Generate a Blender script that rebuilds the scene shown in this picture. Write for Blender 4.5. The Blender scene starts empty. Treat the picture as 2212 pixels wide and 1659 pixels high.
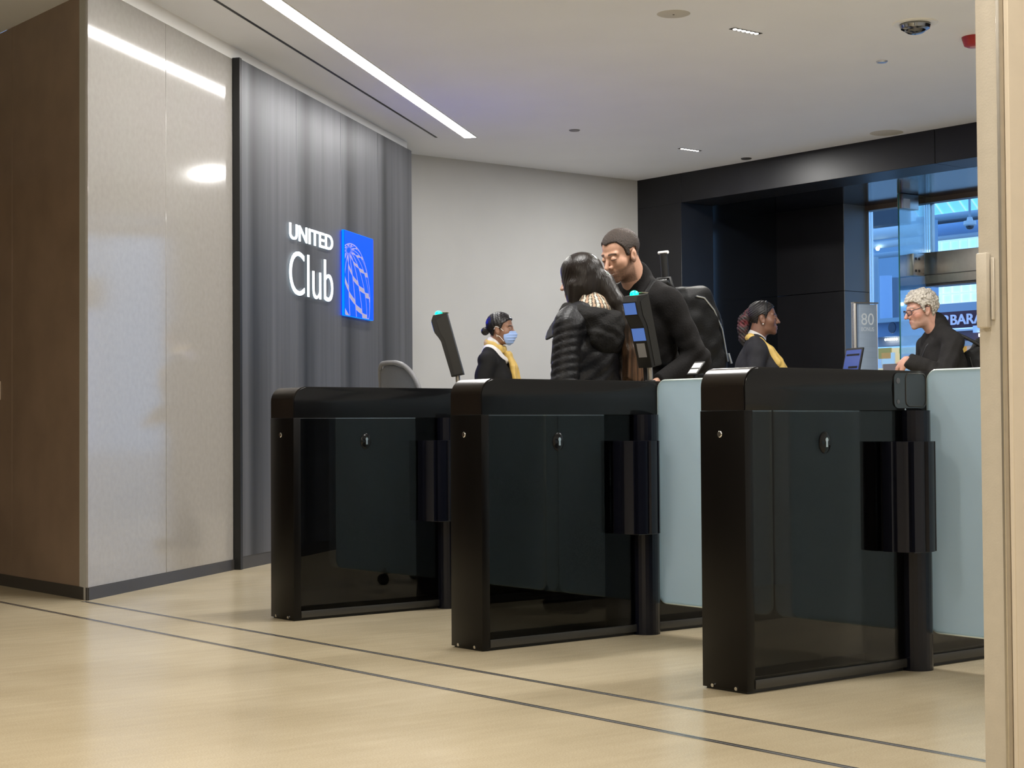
import bpy, bmesh, math, random
import numpy as np
from mathutils import Matrix, Vector

random.seed(7)
SC = bpy.context.scene
COL = SC.collection
PI = math.pi

# ------------------------------------------------------------------ camera
FPX, PSI, PITCH, ROLL, CAMH = 3638.2, .8933, .0262, -.0068, .816
IW, IH = 2212, 1659


def cam_basis():
    f = np.array([math.cos(PSI) * math.cos(PITCH), math.sin(PSI) * math.cos(PITCH), math.sin(PITCH)])
    r = np.array([math.sin(PSI), -math.cos(PSI), 0.0])
    u = np.cross(r, f)
    return f, r * math.cos(ROLL) + u * math.sin(ROLL), u * math.cos(ROLL) - r * math.sin(ROLL)


CF, CR, CU = cam_basis()
CO = np.array([0, 0, CAMH])
cam_data = bpy.data.cameras.new('camera')
cam = bpy.data.objects.new('camera', cam_data)
COL.objects.link(cam)
m = Matrix(((CR[0], CU[0], -CF[0], 0), (CR[1], CU[1], -CF[1], 0), (CR[2], CU[2], -CF[2], CAMH), (0, 0, 0, 1)))
cam.matrix_world = m
cam_data.sensor_width = 36
cam_data.lens = FPX / IW * 36
cam_data.clip_end = 300
SC.camera = cam


def ray(px, py):
    return CF + CR * (px - IW / 2) / FPX - CU * (py - IH / 2) / FPX


def at_depth(px, py, d):
    return CO + ray(px, py) * d


def on_z(px, py, z):
    d = ray(px, py)
    return CO + d * (z - CAMH) / d[2]


def on_x(px, py, X):
    d = ray(px, py)
    return CO + d * X / d[0]


# ------------------------------------------------------------------ world, view
w = bpy.data.worlds.new('daylight')
SC.world = w
w.use_nodes = True
w.node_tree.nodes['Background'].inputs[0].default_value = (.28, .52, 1.0, 1)
w.node_tree.nodes['Background'].inputs[1].default_value = 1.6
SC.view_settings.view_transform = 'Standard'
SC.view_settings.look = 'None'
SC.view_settings.gamma = 1
SC.view_settings.use_curve_mapping = False
SC.view_settings.exposure = 0.08


# ------------------------------------------------------------------ lamps of the place and added fill lights
def area(name, loc, sx, sy, power, col, rot=(0, 0, 0)):
    l = bpy.data.lights.new(name, 'AREA')
    l.shape = 'RECTANGLE'
    l.size, l.size_y = sx, sy
    l.energy = power
    l.color = col
    o = bpy.data.objects.new(name, l)
    o.location = loc
    o.rotation_euler = rot
    COL.objects.link(o)
    return o


WARM = (1.0, .92, .81)
SOFT = (1.0, .98, .945)
# unseen concourse ceiling lamps; the last two added to brighten the near frame
for i, (x, y) in enumerate([(1.6, 1.2), (1.6, 3.8), (-1.2, 1.2), (-1.2, 3.8), (1.6, -1.4), (-1.2, -1.4)]):
    area('concourse_lamp', (x, y, 2.93), 1.1, .25, 40, WARM)
# unseen fill lights added to brighten the lobby and its ceiling
for i, (x, y) in enumerate([(4.5, 5.7), (6.4, 4.9), (8.2, 3.6), (5.2, 3.2)]):
    area('lobby_fill', (x, y, 3.05), .9, .2, 48, SOFT)


# ------------------------------------------------------------------ materials
def mat(name, col, rough=.5, metal=0, var=0, vscale=8, vstretch=(1, 1, 1), bump=0, bscale=60, emit=0, ecol=None,
        spec=.5, attr=False, coat=0, trans=0, rvar=0, sheen=0):
    ma = bpy.data.materials.new(name)
    ma.use_nodes = True
    nt = ma.node_tree
    b = nt.nodes['Principled BSDF']
    b.inputs['Base Color'].default_value = (*col, 1)
    b.inputs['Roughness'].default_value = rough
    b.inputs['Metallic'].default_value = metal
    b.inputs['Specular IOR Level'].default_value = spec
    b.inputs['Coat Weight'].default_value = coat
    b.inputs['Transmission Weight'].default_value = trans
    if sheen:
        b.inputs['Sheen Weight'].default_value = sheen
    if emit:
        b.inputs['Emission Color'].default_value = (*(ecol or col), 1)
        b.inputs['Emission Strength'].default_value = emit
    tc = nt.nodes.new('ShaderNodeTexCoord')
    mp = nt.nodes.new('ShaderNodeMapping')
    mp.inputs['Scale'].default_value = vstretch
    nt.links.new(tc.outputs['Object'], mp.inputs[0])
    src = None
    if attr:
        a = nt.nodes.new('ShaderNodeAttribute')
        a.attribute_name = 'Col'
        src = a.outputs['Color']
        nt.links.new(src, b.inputs['Base Color'])
    if var or rvar:
        n = nt.nodes.new('ShaderNodeTexNoise')
        n.inputs['Scale'].default_value = vscale
        n.inputs['Detail'].default_value = 5
        nt.links.new(mp.outputs[0], n.inputs['Vector'])
        if var:
            mr = nt.nodes.new('ShaderNodeMapRange')
            mr.inputs[1].default_value = .3
            mr.inputs[2].default_value = .7
            mr.inputs[3].default_value = 1 - var
            mr.inputs[4].default_value = 1 + var
            nt.links.new(n.outputs[0], mr.inputs[0])
            mx = nt.nodes.new('ShaderNodeMix')
            mx.data_type = 'RGBA'
            mx.blend_type = 'MULTIPLY'
            mx.inputs[0].default_value = 1
            if src:
                nt.links.new(src, mx.inputs[6])
            else:
                mx.inputs[6].default_value = (*col, 1)
            nt.links.new(mr.outputs[0], mx.inputs[7])
            nt.links.new(mx.outputs[2], b.inputs['Base Color'])
        if rvar:
            mr = nt.nodes.new('ShaderNodeMapRange')
            mr.inputs[3].default_value = max(0, rough - rvar)
            mr.inputs[4].default_value = rough + rvar
            nt.links.new(n.outputs[0], mr.inputs[0])
            nt.links.new(mr.outputs[0], b.inputs['Roughness'])
    if bump:
        n2 = nt.nodes.new('ShaderNodeTexNoise')
        n2.inputs['Scale'].default_value = bscale
        n2.inputs['Detail'].default_value = 4
        nt.links.new(mp.outputs[0], n2.inputs['Vector'])
        bp = nt.nodes.new('ShaderNodeBump')
        bp.inputs['Strength'].default_value = bump
        bp.inputs['Distance'].default_value = .01
        nt.links.new(n2.outputs[0], bp.inputs['Height'])
        nt.links.new(bp.outputs[0], b.inputs['Normal'])
    return ma


def tinted_glass(name, tint, gloss=.06, rough=.02, amount=.8):
    ma = bpy.data.materials.new(name)
    ma.use_nodes = True
    nt = ma.node_tree
    nt.nodes.clear()
    out = nt.nodes.new('ShaderNodeOutputMaterial')
    t = nt.nodes.new('ShaderNodeBsdfTransparent')
    t.inputs[0].default_value = (*tint, 1)
    g = nt.nodes.new('ShaderNodeBsdfGlossy')
    g.inputs['Roughness'].default_value = rough
    g.inputs[0].default_value = (1, 1, 1, 1)
    fr = nt.nodes.new('ShaderNodeFresnel')
    fr.inputs[0].default_value = 1.3
    mu = nt.nodes.new('ShaderNodeMath')
    mu.operation = 'MULTIPLY_ADD'
    mu.inputs[1].default_value = amount
    mu.inputs[2].default_value = gloss * .3
    mx = nt.nodes.new('ShaderNodeMixShader')
    nt.links.new(fr.outputs[0], mu.inputs[0])
    nt.links.new(mu.outputs[0], mx.inputs[0])
    nt.links.new(t.outputs[0], mx.inputs[1])
    nt.links.new(g.outputs[0], mx.inputs[2])
    nt.links.new(mx.outputs[0], out.inputs[0])
    return ma


def frosted(name):
    ma = bpy.data.materials.new(name)
    ma.use_nodes = True
    nt = ma.node_tree
    nt.nodes.clear()
    out = nt.nodes.new('ShaderNodeOutputMaterial')
    tr = nt.nodes.new('ShaderNodeBsdfTranslucent')
    tr.inputs[0].default_value = (.84, .95, 1.0, 1)
    df = nt.nodes.new('ShaderNodeBsdfDiffuse')
    df.inputs[0].default_value = (.66, .83, 1.0, 1)
    gl = nt.nodes.new('ShaderNodeBsdfGlossy')
    gl.inputs[0].default_value = (.9, .95, 1, 1)
    gl.inputs['Roughness'].default_value = .28
    rf = nt.nodes.new('ShaderNodeBsdfRefraction')
    rf.inputs[0].default_value = (.72, .86, .95, 1)
    rf.inputs['Roughness'].default_value = .5
    rf.inputs['IOR'].default_value = 1.08
    m1 = nt.nodes.new('ShaderNodeMixShader')
    m1.inputs[0].default_value = .5
    m2 = nt.nodes.new('ShaderNodeMixShader')
    m2.inputs[0].default_value = .35
    m3 = nt.nodes.new('ShaderNodeMixShader')
    m3.inputs[0].default_value = .10
    nt.links.new(tr.outputs[0], m1.inputs[1])
    nt.links.new(df.outputs[0], m1.inputs[2])
    nt.links.new(m1.outputs[0], m2.inputs[1])
    nt.links.new(rf.outputs[0], m2.inputs[2])
    nt.links.new(m2.outputs[0], m3.inputs[1])
    nt.links.new(gl.outputs[0], m3.inputs[2])
    nt.links.new(m3.outputs[0], out.inputs[0])
    return ma


M = dict(
    ceiling=mat('painted_ceiling', (.82, .845, .90), .62, var=.015, vscale=2),  # bluish tint in the base colour stands in for cool light spill
    band=mat('white_band', (.86, .85, .83), .6),
    beige=mat('beige_paint', (.54, .535, .515), .65, var=.02, vscale=3),
    stone=mat('taupe_glossy_panel', (.35, .33, .305), .08, var=.05, vscale=30, spec=.5),
    brown=mat('brown_lacquer_panel', (.28, .20, .145), .14, var=.10, vscale=3, rvar=.03),
    base=mat('charcoal_baseboard', (.045, .042, .040), .4),
    dark=mat('charcoal_cladding', (.010, .010, .012), .42, var=.15, vscale=4, spec=.35),
    gloss=mat('black_gloss_cladding', (.008, .010, .014), .12),
    jamb=mat('grey_jamb', (.16, .175, .19), .45),
    pier=mat('beige_enamel_frame', (.56, .52, .45), .42, var=.03, vscale=40, bump=.05, bscale=300),
    pier2=mat('beige_wall_paint', (.74, .66, .545), .6, var=.02, vscale=20),
    metal=mat('satin_nickel', (.56, .53, .48), .34, metal=1, var=.04, vscale=30),
    steel=mat('bright_steel', (.72, .72, .72), .2, metal=1),
    bronze=mat('black_bronze_metal', (.017, .0135, .012), .26, metal=.35, coat=.12),
    post=mat('black_post_metal', (.004, .0035, .0035), .30, spec=.2),
    blackgloss=mat('black_gloss_panel', (.006, .0062, .007), .17, spec=.3),
    blackmat=mat('black_satin', (.012, .012, .013), .4),
    rail=mat('grey_rail', (.06, .058, .054), .35, metal=.4),
    navy=mat('black_blue_anodised', (.006, .007, .014), .22, metal=.3),
    tint=tinted_glass('smoked_glass', (.44, .44, .435), .02, amount=.25),
    clear=tinted_glass('clear_glass', (.86, .95, .96)),
    glassedge=mat('green_glass_edge', (.02, .16, .15), .15),
    frost=frosted('frosted_glass'),
    frostedge=mat('frosted_glass_edge', (.75, .88, .88), .2),
    black=mat('black_plastic', (.008, .008, .008), .45),
    white=mat('white_plastic', (.8, .8, .78), .4),
)


# floor: pale terrazzo, polished
def floor_material():
    ma = mat('polished_terrazzo', (.60, .49, .325), .17, spec=.5)
    nt = ma.node_tree
    b = nt.nodes['Principled BSDF']
    tc = nt.nodes['Texture Coordinate']
    n1 = nt.nodes.new('ShaderNodeTexNoise')
    n1.inputs['Scale'].default_value = 220
    n1.inputs['Detail'].default_value = 3
    n2 = nt.nodes.new('ShaderNodeTexNoise')
    n2.inputs['Scale'].default_value = 1.3
    n2.inputs['Detail'].default_value = 6
    mp = nt.nodes.new('ShaderNodeMapping')
    mp.inputs['Scale'].default_value = (.35, 3.2, 1)
    mp.inputs['Rotation'].default_value = (0, 0, .5)
    n3 = nt.nodes.new('ShaderNodeTexNoise')
    n3.inputs['Scale'].default_value = 9
    n3.inputs['Detail'].default_value = 5
    nt.links.new(tc.outputs['Object'], n1.inputs['Vector'])
    nt.links.new(tc.outputs['Object'], n2.inputs['Vector'])
    nt.links.new(tc.outputs['Object'], mp.inputs[0])
    nt.links.new(mp.outputs[0], n3.inputs['Vector'])
    add = nt.nodes.new('ShaderNodeMath')
    add.operation = 'ADD'
    nt.links.new(n1.outputs[0], add.inputs[0])
    nt.links.new(n2.outputs[0], add.inputs[1])
    cr = nt.nodes.new('ShaderNodeValToRGB')
    cr.color_ramp.elements[0].position = .62
    cr.color_ramp.elements[0].color = (.43, .355, .225, 1)
    cr.color_ramp.elements[1].position = 1.38
    cr.color_ramp.elements[1].color = (.66, .57, .405, 1)
    hv = nt.nodes.new('ShaderNodeMath')
    hv.operation = 'MULTIPLY'
    hv.inputs[1].default_value = .5
    e0, e1 = cr.color_ramp.elements
    e0.position, e1.position = .33, .67
    nt.links.new(add.outputs[0], hv.inputs[0])
    nt.links.new(hv.outputs[0], cr.inputs[0])
    nt.links.new(cr.outputs[0], b.inputs['Base Color'])
    mr = nt.nodes.new('ShaderNodeMapRange')
    mr.inputs[3].default_value = .13
    mr.inputs[4].default_value = .30
    nt.links.new(n3.outputs[0], mr.inputs[0])
    nt.links.new(mr.outputs[0], b.inputs['Roughness'])
    return ma


M['floor'] = floor_material()


def steel_panel_material():
    """blackened steel: long vertical streaks, a darker left strip on each sheet"""
    ma = mat('blackened_steel_sheet', (.12, .12, .125), .46, metal=.3)
    nt = ma.node_tree
    b = nt.nodes['Principled BSDF']
    tc = nt.nodes['Texture Coordinate']
    mp = nt.nodes.new('ShaderNodeMapping')
    mp.inputs['Scale'].default_value = (9, 1, .28)
    n = nt.nodes.new('ShaderNodeTexNoise')
    n.inputs['Scale'].default_value = 1.1
    n.inputs['Detail'].default_value = 7
    n.inputs['Roughness'].default_value = .6
    mp2 = nt.nodes.new('ShaderNodeMapping')
    mp2.inputs['Scale'].default_value = (90, 1, 1.2)
    n2 = nt.nodes.new('ShaderNodeTexNoise')
    n2.inputs['Scale'].default_value = 1
    n2.inputs['Detail'].default_value = 3
    sep = nt.nodes.new('ShaderNodeSeparateXYZ')
    nt.links.new(tc.outputs['Object'], mp.inputs[0])
    nt.links.new(tc.outputs['Object'], mp2.inputs[0])
    nt.links.new(mp.outputs[0], n.inputs['Vector'])
    nt.links.new(mp2.outputs[0], n2.inputs['Vector'])
    nt.links.new(tc.outputs['Generated'], sep.inputs[0])
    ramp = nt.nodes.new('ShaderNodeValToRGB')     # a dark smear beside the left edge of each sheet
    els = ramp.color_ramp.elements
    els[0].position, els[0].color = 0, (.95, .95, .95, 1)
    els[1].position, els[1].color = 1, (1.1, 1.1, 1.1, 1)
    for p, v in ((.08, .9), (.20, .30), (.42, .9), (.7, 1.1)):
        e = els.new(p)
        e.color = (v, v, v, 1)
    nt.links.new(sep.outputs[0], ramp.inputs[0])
    mr = nt.nodes.new('ShaderNodeMapRange')
    mr.inputs[1].default_value = .3
    mr.inputs[2].default_value = .7
    mr.inputs[3].default_value = .7
    mr.inputs[4].default_value = 1.25
    nt.links.new(n.outputs[0], mr.inputs[0])
    mr2 = nt.nodes.new('ShaderNodeMapRange')
    mr2.inputs[3].default_value = .85
    mr2.inputs[4].default_value = 1.15
    nt.links.new(n2.outputs[0], mr2.inputs[0])
    m1 = nt.nodes.new('ShaderNodeMath')
    m1.operation = 'MULTIPLY'
    nt.links.new(mr.outputs[0], m1.inputs[0])
    nt.links.new(mr2.outputs[0], m1.inputs[1])
    mx = nt.nodes.new('ShaderNodeMix')
    mx.data_type = 'RGBA'
    mx.blend_type = 'MULTIPLY'
    mx.inputs[0].default_value = 1
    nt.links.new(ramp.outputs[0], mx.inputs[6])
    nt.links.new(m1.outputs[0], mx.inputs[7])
    mx2 = nt.nodes.new('ShaderNodeMix')
    mx2.data_type = 'RGBA'
    mx2.blend_type = 'MULTIPLY'
    mx2.inputs[0].default_value = 1
    mx2.inputs[6].default_value = (.108, .110, .118, 1)
    nt.links.new(mx.outputs[2], mx2.inputs[7])
    nt.links.new(mx2.outputs[2], b.inputs['Base Color'])
    return ma


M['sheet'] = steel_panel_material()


# ------------------------------------------------------------------ mesh helpers
def link(name, me, ma=None, parent=None):
    o = bpy.data.objects.new(name, me)
    COL.objects.link(o)
    if ma is not None and me is not None:
        me.materials.append(ma)
    if parent is not None:
        o.parent = parent
    return o


def tag(o, label, cat, group=None, kind=None):
    o['label'] = label
    o['category'] = cat
    if group:
        o['group'] = group
    if kind:
        o['kind'] = kind
    return o


def root(name, label, cat, loc=(0, 0, 0), rz=0, group=None):
    o = bpy.data.objects.new(name, None)
    COL.objects.link(o)
    o.location = loc
    o.rotation_euler = (0, 0, rz)
    o.empty_display_size = .1
    return tag(o, label, cat, group)


def struct(o):
    o['kind'] = 'structure'
    return o


def bm_obj(name, bm, ma, parent=None, smooth=False, angle=None):
    me = bpy.data.meshes.new(name)
    bmesh.ops.recalc_face_normals(bm, faces=bm.faces)
    bm.to_mesh(me)
    bm.free()
    if smooth:
        me.polygons.foreach_set('use_smooth', [True] * len(me.polygons))
        if angle:
            me.set_sharp_from_angle(angle=angle)
    return link(name, me, ma, parent)


def add_box(bm, lo, hi, bevel=0, seg=2, mtx=None):
    r = bmesh.ops.create_cube(bm, size=1)
    vs = r['verts']
    for v in vs:
        v.co = Vector([(lo[i] + hi[i]) / 2 + v.co[i] * (hi[i] - lo[i]) for i in range(3)])
    if bevel:
        es = list({e for v in vs for e in v.link_edges})
        rb = bmesh.ops.bevel(bm, geom=es, offset=bevel, segments=seg, profile=.5, affect='EDGES')
        vs = list({v for f in rb['faces'] for v in f.verts} | {v for v in vs if v.is_valid})
    if mtx is not None:
        for v in vs:
            v.co = mtx @ v.co
    return vs


def box(name, lo, hi, ma, parent=None, bevel=0, seg=2, mtx=None):
    bm = bmesh.new()
    add_box(bm, lo, hi, bevel, seg, mtx)
    return bm_obj(name, bm, ma, parent, smooth=bevel > 0, angle=.7)


def prism(name, poly, z0, z1, ma, parent=None, bevel=0):
    """poly: xy points, extruded in z"""
    bm = bmesh.new()
    a = [bm.verts.new((x, y, z0)) for x, y in poly]
    b = [bm.verts.new((x, y, z1)) for x, y in poly]
    bm.faces.new(a[::-1])
    bm.faces.new(b)
    for i in range(len(poly)):
        j = (i + 1) % len(poly)
        bm.faces.new((a[i], a[j], b[j], b[i]))
    if bevel:
        bmesh.ops.bevel(bm, geom=list(bm.edges), offset=bevel, segments=2, profile=.5, affect='EDGES')
    return bm_obj(name, bm, ma, parent, smooth=bevel > 0, angle=.7)


def profile_xz(name, poly, y0, y1, ma, parent=None, smooth=False, bevel=0):
    """poly: xz points, extruded in y"""
    bm = bmesh.new()
    a = [bm.verts.new((x, y0, z)) for x, z in poly]
    b = [bm.verts.new((x, y1, z)) for x, z in poly]
    fa = bm.faces.new(a)
    fb = bm.faces.new(b[::-1])
    for i in range(len(poly)):
        j = (i + 1) % len(poly)
        bm.faces.new((a[i], b[i], b[j], a[j]))
    if bevel:
        es = list(set(fa.edges) | set(fb.edges))
        bmesh.ops.bevel(bm, geom=es, offset=bevel, segments=2, profile=.5, affect='EDGES')
    return bm_obj(name, bm, ma, parent, smooth=smooth, angle=.6)


def profile_yz(name, poly, x0, x1, ma, parent=None, smooth=False):
    bm = bmesh.new()
    a = [bm.verts.new((x0, y, z)) for y, z in poly]
    b = [bm.verts.new((x1, y, z)) for y, z in poly]
    bm.faces.new(a)
    bm.faces.new(b[::-1])
    for i in range(len(poly)):
        j = (i + 1) % len(poly)
        bm.faces.new((a[i], b[i], b[j], a[j]))
    return bm_obj(name, bm, ma, parent, smooth=smooth, angle=.6)


def lathe(name, prof, ma, parent=None, seg=32, loc=(0, 0, 0), mtx=None, angle=.6):
    """prof: list of (r, z)"""
    bm = bmesh.new()
    rings = []
    for r, z in prof:
        if r < 1e-6:
            rings.append([bm.verts.new((0, 0, z))])
        else:
            rings.append([bm.verts.new((r * math.cos(2 * PI * k / seg), r * math.sin(2 * PI * k / seg), z)) for k in range(seg)])
    for a, b in zip(rings, rings[1:]):
        for k in range(seg):
            k2 = (k + 1) % seg
            if len(a) == 1 and len(b) == 1:
                continue
            if len(a) == 1:
                bm.faces.new((a[0], b[k], b[k2]))
            elif len(b) == 1:
                bm.faces.new((a[k], a[k2], b[0]))
            else:
                bm.faces.new((a[k], a[k2], b[k2], b[k]))
    for v in bm.verts:
        if mtx is not None:
            v.co = mtx @ v.co
        v.co += Vector(loc)
    return bm_obj(name, bm, ma, parent, smooth=True, angle=angle)


def add_tube(bm, pts, r, seg=10, closed=False):
    pts = [Vector(p) for p in pts]
    n = len(pts)
    rings = []
    prev = None
    for i, p in enumerate(pts):
        if closed:
            t = (pts[(i + 1) % n] - pts[i - 1]).normalized()
        else:
            t = (pts[min(i + 1, n - 1)] - pts[max(i - 1, 0)]).normalized()
        if prev is None:
            ref = Vector((0, 0, 1)) if abs(t.z) < .9 else Vector((1, 0, 0))
            u = t.cross(ref).normalized()
        else:
            u = (prev - t * prev.dot(t)).normalized()
        prev = u
        v = t.cross(u)
        rr = r[i] if isinstance(r, (list, tuple)) else r
        rings.append([bm.verts.new(p + u * rr * math.cos(2 * PI * k / seg) + v * rr * math.sin(2 * PI * k / seg)) for k in range(seg)])
    rng = range(n if closed else n - 1)
    for i in rng:
        a, b = rings[i], rings[(i + 1) % n]
        for k in range(seg):
            k2 = (k + 1) % seg
            bm.faces.new((a[k], a[k2], b[k2], b[k]))
    if not closed:
        bm.faces.new(rings[0][::-1])
        bm.faces.new(rings[-1])


def tube(name, pts, r, ma, parent=None, seg=10, closed=False):
    bm = bmesh.new()
    add_tube(bm, pts, r, seg, closed)
    return bm_obj(name, bm, ma, parent, smooth=True, angle=.9)


def rounded_rect(w0, w1, h0, h1, r, seg=6):
    out = []
    for cx, cy, a0 in ((w1 - r, h1 - r, 0), (w0 + r, h1 - r, PI / 2), (w0 + r, h0 + r, PI), (w1 - r, h0 + r, 1.5 * PI)):
        for k in range(seg + 1):
            a = a0 + PI / 2 * k / seg
            out.append((cx + r * math.cos(a), cy + r * math.sin(a)))
    return out


def copy_tree(o, parent=None):
    c = o.copy()
    COL.objects.link(c)
    c.parent = parent
    for ch in list(o.children):
        copy_tree(ch, c)
    return c


_font_cache = {}


def letter_meshes(txt, width, height, depth, bold=0.0):
    """islands of a text run scaled to width x height; returns list of (verts, faces) in x (right), z (up), y=0 front"""
    cu = bpy.data.curves.new('t', 'FONT')
    cu.body = txt
    cu.size = 1
    cu.extrude = .05
    cu.offset = bold
    cu.resolution_u = 6
    o = bpy.data.objects.new('t', cu)
    COL.objects.link(o)
    dg = bpy.context.evaluated_depsgraph_get()
    me = bpy.data.meshes.new_from_object(o.evaluated_get(dg))
    bpy.data.objects.remove(o)
    bm = bmesh.new()
    bm.from_mesh(me)
    bmesh.ops.remove_doubles(bm, verts=bm.verts, dist=1e-5)
    xs = [v.co.x for v in bm.verts]
    ys = [v.co.y for v in bm.verts]
    x0, x1, y0, y1 = min(xs), max(xs), min(ys), max(ys)
    seen = set()
    res = []
    bm.verts.index_update()
    for v in bm.verts:
        if v.index in seen:
            continue
        st = [v]
        comp = []
        seen.add(v.index)
        while st:
            q = st.pop()
            comp.append(q)
            for e in q.link_edges:
                ov = e.other_vert(q)
                if ov.index not in seen:
                    seen.add(ov.index)
                    st.append(ov)
        ids = {q.index: i for i, q in enumerate(comp)}
        vs = [((q.co.x - x0) / (x1 - x0) * width, -(q.co.z) / .05 * depth / 2, (q.co.y - y0) / (y1 - y0) * height) for q in comp]
        fs = [[ids[q.index] for q in f.verts] for f in bm.faces if f.verts[0].index in ids]
        res.append((vs, fs))
    bm.free()
    res.sort(key=lambda t: min(p[0] for p in t[0]))
    return res


def pydata(name, vs, fs, ma, parent=None, smooth=False):
    me = bpy.data.meshes.new(name)
    me.from_pydata(vs, [], fs)
    me.update()
    if smooth:
        me.polygons.foreach_set('use_smooth', [True] * len(me.polygons))
    return link(name, me, ma, parent)


# ================================================================== STRUCTURE
ZC = 3.078            # lobby ceiling
ZL = 2.955            # lower concourse ceiling
XP, ZP = 10.56, 2.815  # portal face, portal soffit
YB = 11.27            # beige back wall
CX, CY = 3.505, 7.628  # corner of the panelled wall
WA = math.radians(37.52)
DX, DY = math.cos(WA), math.sin(WA)
XG = 12.15            # glass line

fl = struct(box('floor', (-6, -4, -.1), (XG + .05, 14, 0), M['floor']))
# metal divider strips in the floor: two thin bars with a dark joint
for i, xs in enumerate((3.466, 3.156)):
    t = struct(root('trim_%d' % (i + 1), '', '', (xs, 0, 0)))
    del t['label'], t['category']
    box('metal_strip', (-.013, -4, 0), (-.005, 13.9 if i else 7.6, .0012), M['steel'], t)
    box('metal_strip', (.005, -4, 0), (.013, 13.9 if i else 7.6, .0012), M['steel'], t)
    box('joint_filler', (-.005, -4, 0), (.005, 13.9 if i else 7.6, .0006), mat('joint_grey', (.10, .095, .09), .5), t)

# ceilings
ce = struct(prism('ceiling', [(CX, 0), (XP + .1, 0), (XP + .1, YB + .1), (7.6, YB + .1), (CX, CY + .0)], ZC, ZC + .2, M['ceiling']))
struct(box('ceiling_concourse', (-6, -4, ZL), (CX, 14, ZC + .2), M['ceiling']))


# panelled wall on the left (box in its own frame: x along the wall, y into the wall)
wl = struct(root('wall_left', '', '', (CX, CY, 0), WA))
del wl['label'], wl['category']
prism('wall_core', [(.0, .014), (5.26, .014), (5.26, .9), (4.2, .9), (.62, .80), (.062, .08)], 0, 3.0, M['beige'], wl)
box('stone_panel', (.0, .0, .06), (.867, .014, 3.0), M['stone'], wl, .0015, 1)
box('stone_panel', (.871, .0, .06), (1.765, .014, 3.0), M['stone'], wl, .0015, 1)
edges = [1.80, 2.687, 3.537, 4.353, 5.205]
sheets = root('wall_panel', 'tall dark blackened steel sheet panel carrying the lit sign', 'wall panel', (CX, CY, 0), WA)
box('edge_frame', (1.768, -.045, .0), (1.80, .0, 3.006), M['black'], sheets)
for a, b in zip(edges, edges[1:]):
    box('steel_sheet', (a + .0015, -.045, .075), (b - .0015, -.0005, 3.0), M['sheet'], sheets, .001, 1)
    box('plinth', (a, -.038, 0), (b, -.0005, .075), M['base'], sheets)
box('cove_band', (-.0, .004, 3.0), (5.245, .2, ZC), M['band'], wl)
box('end_pilaster', (5.262, .10, 0), (5.50, .6, 2.985), M['stone'], wl)
bb = struct(box('baseboard_left', (0, -.006, 0), (1.766, .0, .06), M['base']))
bb.location, bb.rotation_euler = (CX, CY, 0), (0, 0, WA)
# brown return wall facing the concourse
wb = struct(root('wall_return', '', '', (CX, CY, 0)))
del wb['label'], wb['category']
prism('brown_panel', [(0, .0005), (.05, .0400), (.05, .925), (0, .925)], .06, ZL, M['brown'], wb)
box('brown_panel', (.0, .929, .06), (.05, 2.2, ZL), M['brown'], wb, .0015, 1)
box('brown_panel', (.0, 2.204, .06), (.05, 6.3, ZL), M['brown'], wb, .0015, 1)
box('wall_core', (.05, .3, 0), (.35, 6.3, ZL), M['brown'], wb)
b2 = struct(box('baseboard_return', (CX - .006, CY - .004, 0), (CX, 13.9, .06), M['base']))

# beige back wall, portal
struct(box('wall_back', (7.2, YB, 0), (XP + .4, YB + .2, ZC), M['beige']))
YJ = 10.705     # portal opening, left side
YR = 6.2        # portal opening, right side
po = struct(root('wall_portal', '', '', (XP, 0, 0)))
del po['label'], po['category']
box('cladding_panel', (0, YJ, 0), (.4, YB + .02, ZP), M['dark'], po, .002, 1)
box('cladding_panel', (0, YJ, ZP), (.4, YB + .02, ZC), M['dark'], po, .002, 1)
box('cladding_panel', (0, 7.955, ZP), (.4, YJ - .003, ZC), M['dark'], po, .002, 1)
box('cladding_panel', (0, YR, ZP), (.4, 7.951, ZC), M['dark'], po, .002, 1)
box('cladding_panel', (0, 1.0, 0), (.4, YR, ZC), M['dark'], po, .002, 1)
# tunnel behind the portal: glossy side, soffit, inner wall, jamb
box('soffit_panel', (.4, 9.905, ZP), (1.66, YJ + .1, ZP + .1), M['gloss'], po)
box('soffit_panel', (.4, 7.9, ZP), (1.66, 9.90, ZP + .1), M['gloss'], po)
box('soffit_panel', (.4, YR, ZP), (1.66, 7.895, ZP + .1), M['gloss'], po)
box('side_panel', (.4, YJ, 0), (1.25, YJ + .1, ZP), M['gloss'], po)
box('inner_panel', (1.245, 9.905, 0), (1.62, YJ + .05, 2.028), M['dark'], po, .002, 1)
box('inner_panel', (1.245, 9.905, 2.033), (1.62, YJ + .05, ZP), M['dark'], po, .002, 1)
box('jamb_panel', (1.249, 9.896, 0), (1.60, 9.905, 2.028), M['jamb'], po)
box('jamb_panel', (1.249, 9.896, 2.033), (1.60, 9.905, ZP), M['jamb'], po)
box('side_panel', (.4, YR - .1, 0), (1.66, YR, ZP), M['dark'], po)

# enclosing walls that the photograph does not show
struct(box('wall_right', (2.9, 1.0, 0), (XP, 1.2, ZC), M['beige']))
struct(box('wall_rear', (-6.2, -4, 0), (-6, 14, ZL), M['beige']))
struct(box('wall_near', (-6, -4.2, 0), (CX, -4, ZL), M['beige']))
struct(box('wall_far_left', (-6, 14, 0), (CX, 14.2, ZL), M['brown']))
struct(box('wall_side', (CX - .2, -4, 0), (CX, 1.0, ZC), M['beige']))

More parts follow.
